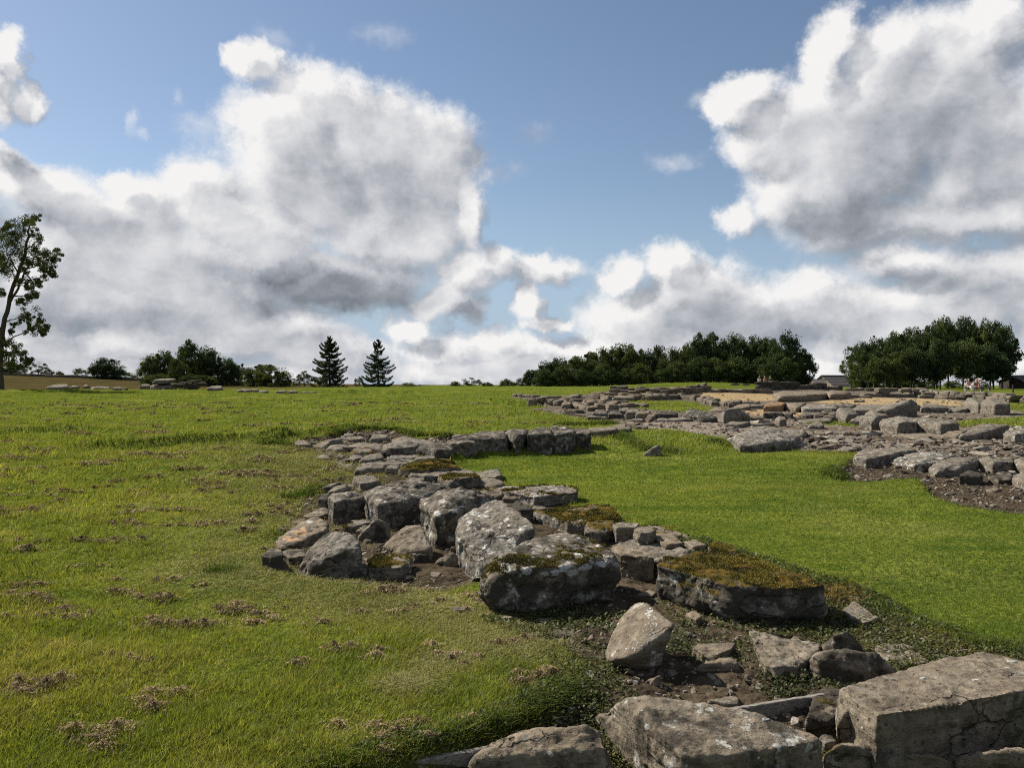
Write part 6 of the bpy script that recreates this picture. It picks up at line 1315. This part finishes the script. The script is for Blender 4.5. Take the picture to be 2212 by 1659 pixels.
def flatmat(name, c, rough=.85):
    m, k, out = material(name); tc = k.node('ShaderNodeTexCoord'); n = k.noise(tc.outputs['Object'], 9, 4, .6)
    principled(k, out, k.mix(k.ramp(n, .3, .7), tuple(v*.8 for v in c), tuple(v*1.15 for v in c)), rough, None, .15); return m
def person(x, y, z, rz, pose, shirt, trousers, hair, label, group='visitors beyond the walls'):
    t = thing('person', label, 'person', (x, y, z), rz, group); sk = MATS['skin']
    hip = .90 if pose == 'stand' else .44
    sh = hip+.50; hd = hip+.66
    if pose == 'stand':
        legs = [(.09,0,hip-.02,.085),(.10,-.02,.48,.058),(.11,0,.08,.04),(.11,-.14,.03,.035)], [(-.09,0,hip-.02,.085),(-.13,.05,.48,.058),(-.15,.10,.08,.04),(-.15,-.04,.03,.035)]
    else:
        legs = [(.09,0,hip-.02,.09),(.11,-.44,hip+.02,.06),(.11,-.46,.08,.042),(.11,-.6,.03,.035)], [(-.09,0,hip-.02,.09),(-.11,-.44,hip,.06),(-.12,-.48,.08,.042),(-.12,-.62,.03,.035)]
    N = [(0,0,hip,.13,.10),(0,0,hip+.25,.12,.09),(0,0,sh-.06,.16,.10),(0,0,sh+.04,.055),(0,-.02,hd,.085,.09),(0,-.02,hd+.13,.09,.1),(0,-.01,hd+.2,.06)]
    E = [(0,1),(1,2),(2,3),(3,4),(4,5),(5,6)]; b = len(N)
    for lg in legs:
        N += lg; E += [(0,b),(b,b+1),(b+1,b+2),(b+2,b+3)]; b += 4
    for s in (1, -1):
        N += [(s*.20,0,sh-.05,.055),(s*.25,.02,sh-.32,.042),(s*.20,-.16,sh-.50,.03),(s*.18,-.26,sh-.53,.03)]; E += [(2,b),(b,b+1),(b+1,b+2),(b+2,b+3)]; b += 4
    skin('body', N, E, sk, t)
    skin('shirt', [(0,0,hip+.02,.15,.115),(0,0,hip+.25,.135,.105),(0,0,sh-.06,.175,.115),(.20,0,sh-.05,.07),(.25,.02,sh-.30,.056),(-.20,0,sh-.05,.07),(-.25,.02,sh-.30,.056)], [(0,1),(1,2),(2,3),(3,4),(2,5),(5,6)], shirt, t)
    skin('trousers', [(0,0,hip+.04,.145,.11)]+[(a,b_,c,d+.016) for lg in legs for (a,b_,c,d) in lg[:3]], [(0,1),(1,2),(2,3),(0,4),(4,5),(5,6)], trousers, t)
    skin('hair', [(0,.02,hd+.10,.098),(0,.015,hd+.20,.082)], [(0,1)], hair, t)
    return t
MATS = {}
def build_people():
    MATS['skin'] = flatmat('skin', (.45,.27,.20)); MATS['pink'] = flatmat('pink_cloth', (.55,.30,.30)); MATS['rust'] = flatmat('rust_cloth', (.28,.11,.09)); MATS['white'] = flatmat('white_cloth', (.75,.74,.74)); MATS['navy'] = flatmat('dark_cloth', (.025,.027,.035))
    MATS['hair'] = flatmat('brown_hair', (.06,.04,.025)); MATS['grey'] = flatmat('grey_hair', (.35,.33,.31)); MATS['blue'] = flatmat('blue_cloth', (.10,.14,.26))
    def g(tile, x, y):
        a, b = P(tile, x, y); return at(a, b)
    def stand_on(tile, x, d):
        a = P(tile, x, 0)[0]; X = (a-CX)/FPX*d; return X, d, float(h(np.array([X]), np.array([d]))[0])
    m = M_plank
    X = stand_on('R', 1790, 84); t = thing('bench', 'low bench with two seated visitors before the right-hand grove', 'bench', X)
    for n_, a in (('seat', boxm(-1.0, 1.0, -.2, .2, .36, .43)), ('leg', boxm(-.9, -.78, -.16, .16, 0, .357)), ('leg', boxm(.78, .9, -.16, .16, 0, .357))): obj(n_, mk_mesh(n_, *a, m, False), t)
    person(X[0]-.5, X[1], X[2], .3, 'sit', MATS['pink'], MATS['white'], MATS['grey'], 'seated person in a pink top on the bench')
    person(X[0]+.35, X[1], X[2], -.3, 'sit', MATS['rust'], MATS['rust'], MATS['hair'], 'seated person in rust red clothes on the bench')
    Y = stand_on('R', 1858, 86); t = thing('bench', 'second bench with one seated visitor in white', 'bench', Y)
    for n_, a in (('seat', boxm(-1.0, 1.0, -.2, .2, .36, .43)), ('leg', boxm(-.9, -.78, -.16, .16, 0, .357)), ('leg', boxm(.78, .9, -.16, .16, 0, .357))): obj(n_, mk_mesh(n_, *a, m, False), t)
    person(Y[0], Y[1], Y[2], -.4, 'sit', MATS['white'], MATS['navy'], MATS['hair'], 'seated person in white on the second bench')
    Z = stand_on('R', 915, 104); person(*Z, .5, 'stand', MATS['navy'], MATS['navy'], MATS['hair'], 'person in dark clothes standing in the shade of the grove')
    for px, d, s, tr_, l in ((2015,118,'white','white','person in white on the far left of the visitors by the mound'), (2058,118,'pink','blue','person in a pale pink and blue outfit beside the one in white'), (2102,116,'navy','navy','tall person in dark clothes standing before the long wood')):
        Z = stand_on('N', px, d); person(*Z, .2, 'stand', MATS[s], MATS[tr_], MATS['hair'], l)
    Z = stand_on('R', 2120, 76); t = thing('marker_post', 'short dark post standing in the back lawn', 'post', Z)
    v, f = boxm(-.05, .05, -.05, .05, -.1, .72); obj('post', mk_mesh('post', v, f, M_darkwood, False), t); v, f = boxm(-.065, .065, -.065, .065, .723, .76); obj('cap', mk_mesh('cap', v, f, M_darkwood, False), t)

def build_buildings():
    barn('stone_barn', 'R', (505,606,735), 700, 185., .42, 'slate-roofed stone barn beside the right-hand grove', 7.5)
    barn('stone_outbuilding', 'R', (345,640,540), 695, 178., -.35, 'lower slate-roofed outbuilding left of the stone barn', 5.5)
    t, L, zr, ze, hw = barn('timber_shed', 'R', (2100,612,2320), 660, 112., .1, 'dark timber shed at the right picture edge', 5., M_slate, M_darkwood)
    v, f = boxm(-.5, .1, -hw-.05, -hw-.003, .1, 2.0); obj('door', mk_mesh('door', v, f, M_bark, False), t)
    # drystone field wall along the dry ridge
    r = random.Random(3); A = [at(*P('L', x, y)) for x, y in ((0,566),(110,572),(210,578),(330,590),(440,602),(500,612))]
    pts = []
    for (ax, ay, az), (bx, by, bz) in zip(A[:-1], A[1:]): pts += [(ax+(bx-ax)*k/5, 150+(k*0)) for k in range(5)]
    xs = np.linspace(-97, -68, 46); ys = np.full(46, 151.); zs = h(xs, ys); root = thing('field_wall', 'dark drystone field wall along the dry ridge on the left', 'field wall', (float(xs[0]), 151., float(zs[0])))
    for k in range(1):
        for x_, z_ in zip(xs, zs): put_stone((x_-xs[0]+r.uniform(-.1, .1), 0, z_-zs[0]+.22+.42*k), (.74, .5, .46), 0, root, .05, .3, .1, r.uniform(.3, .8), r=r)

def board(name, a, b, z, thick, ht, label):
    """a plank on edge between two sight lines at height z"""
    p = np.array(unproj(*a, z)); q = np.array(unproj(*b, z)); d = q-p; L = np.linalg.norm(d); u = d/L; n = np.array([u[1], -u[0], 0]); n = n if n[1] < 0 else -n
    rr = np.random.default_rng(3); m = 24; V = []; sec = [(0, 0), (.003, -.004), (thick-.003, -.004), (thick, 0), (thick, 0)]
    prof = [(0., -.005), (.004, 0.), (thick-.004, 0.), (thick, -.005), (thick, -ht), (0., -ht)]
    for i in range(m+1):
        c = p+d*i/m; wob = rr.normal(0, .0012, (6, 2))
        for (o_, z_), (w1, w2) in zip(prof, wob): V.append(c+n*(o_+w1)+np.array([0, 0, z_+w2]))
    F = [(i*6+j, i*6+(j+1) % 6, i*6+6+(j+1) % 6, i*6+6+j) for i in range(m) for j in range(6)]
    V = np.array(V); me = mk_mesh('board', V-p, np.array(F), M_plank, False); o = obj(name, me, None, tuple(p), label=label, category='timber board', group='weathered timber edging boards'); return o
def build_boards():
    board('timber_board', (690,1673), (1058,1610), -.03, .032, .13, 'grey weathered board running into the flat brown rock at the bottom')
    board('timber_board', (1560,1531), (1775,1497), -.02, .028, .14, 'grey weathered board between the pitted slab and the corner block')

def make_chip():
    m, k, out = material('stone_chips'); c = attr(k, 'col').outputs['Color']; tc = k.node('ShaderNodeTexCoord')
    n = k.noise(tc.outputs['Object'], 40, 3, .6); principled(k, out, k.mix(1, c, k.ramp(n, .3, .7, .7, 1.3), 'MULTIPLY'), .95, None, .1); return m
M_chip = make_chip()

# ------------------------------------------------------------------ put it together
import time as _t
_t0 = _t.time()
def lap(s): print('LAP %-12s %.1f' % (s, _t.time()-_t0))
plan_flat()
build_ground(); lap('ground')
build_trees(); lap('trees')

build_protos(); build_buildings(); lap('protos')
build_heroes(); build_crusts(); lap('stones')
build_walls(); lap('walls')
build_boards(); build_people()
rubble('stone_chips', [(SOILS[2], .34), (SOILS[1], .10), (SOILS[0], .10), (SOILS[4], .22), (SOILS[5], .24)], 15000, .017, 'small chips of stone scattered over the soil', 61)
rubble('flat_rubble', [(RUB, .30), (SOILS[5], .44), (SOILS[0], .14), (SOILS[1], .12)], 3200, .042, 'flat rubble lying over the terrace', 62, flat=.22)
lap('rubble')
build_grass(); build_clippings(); build_weeds(); lap('grass')
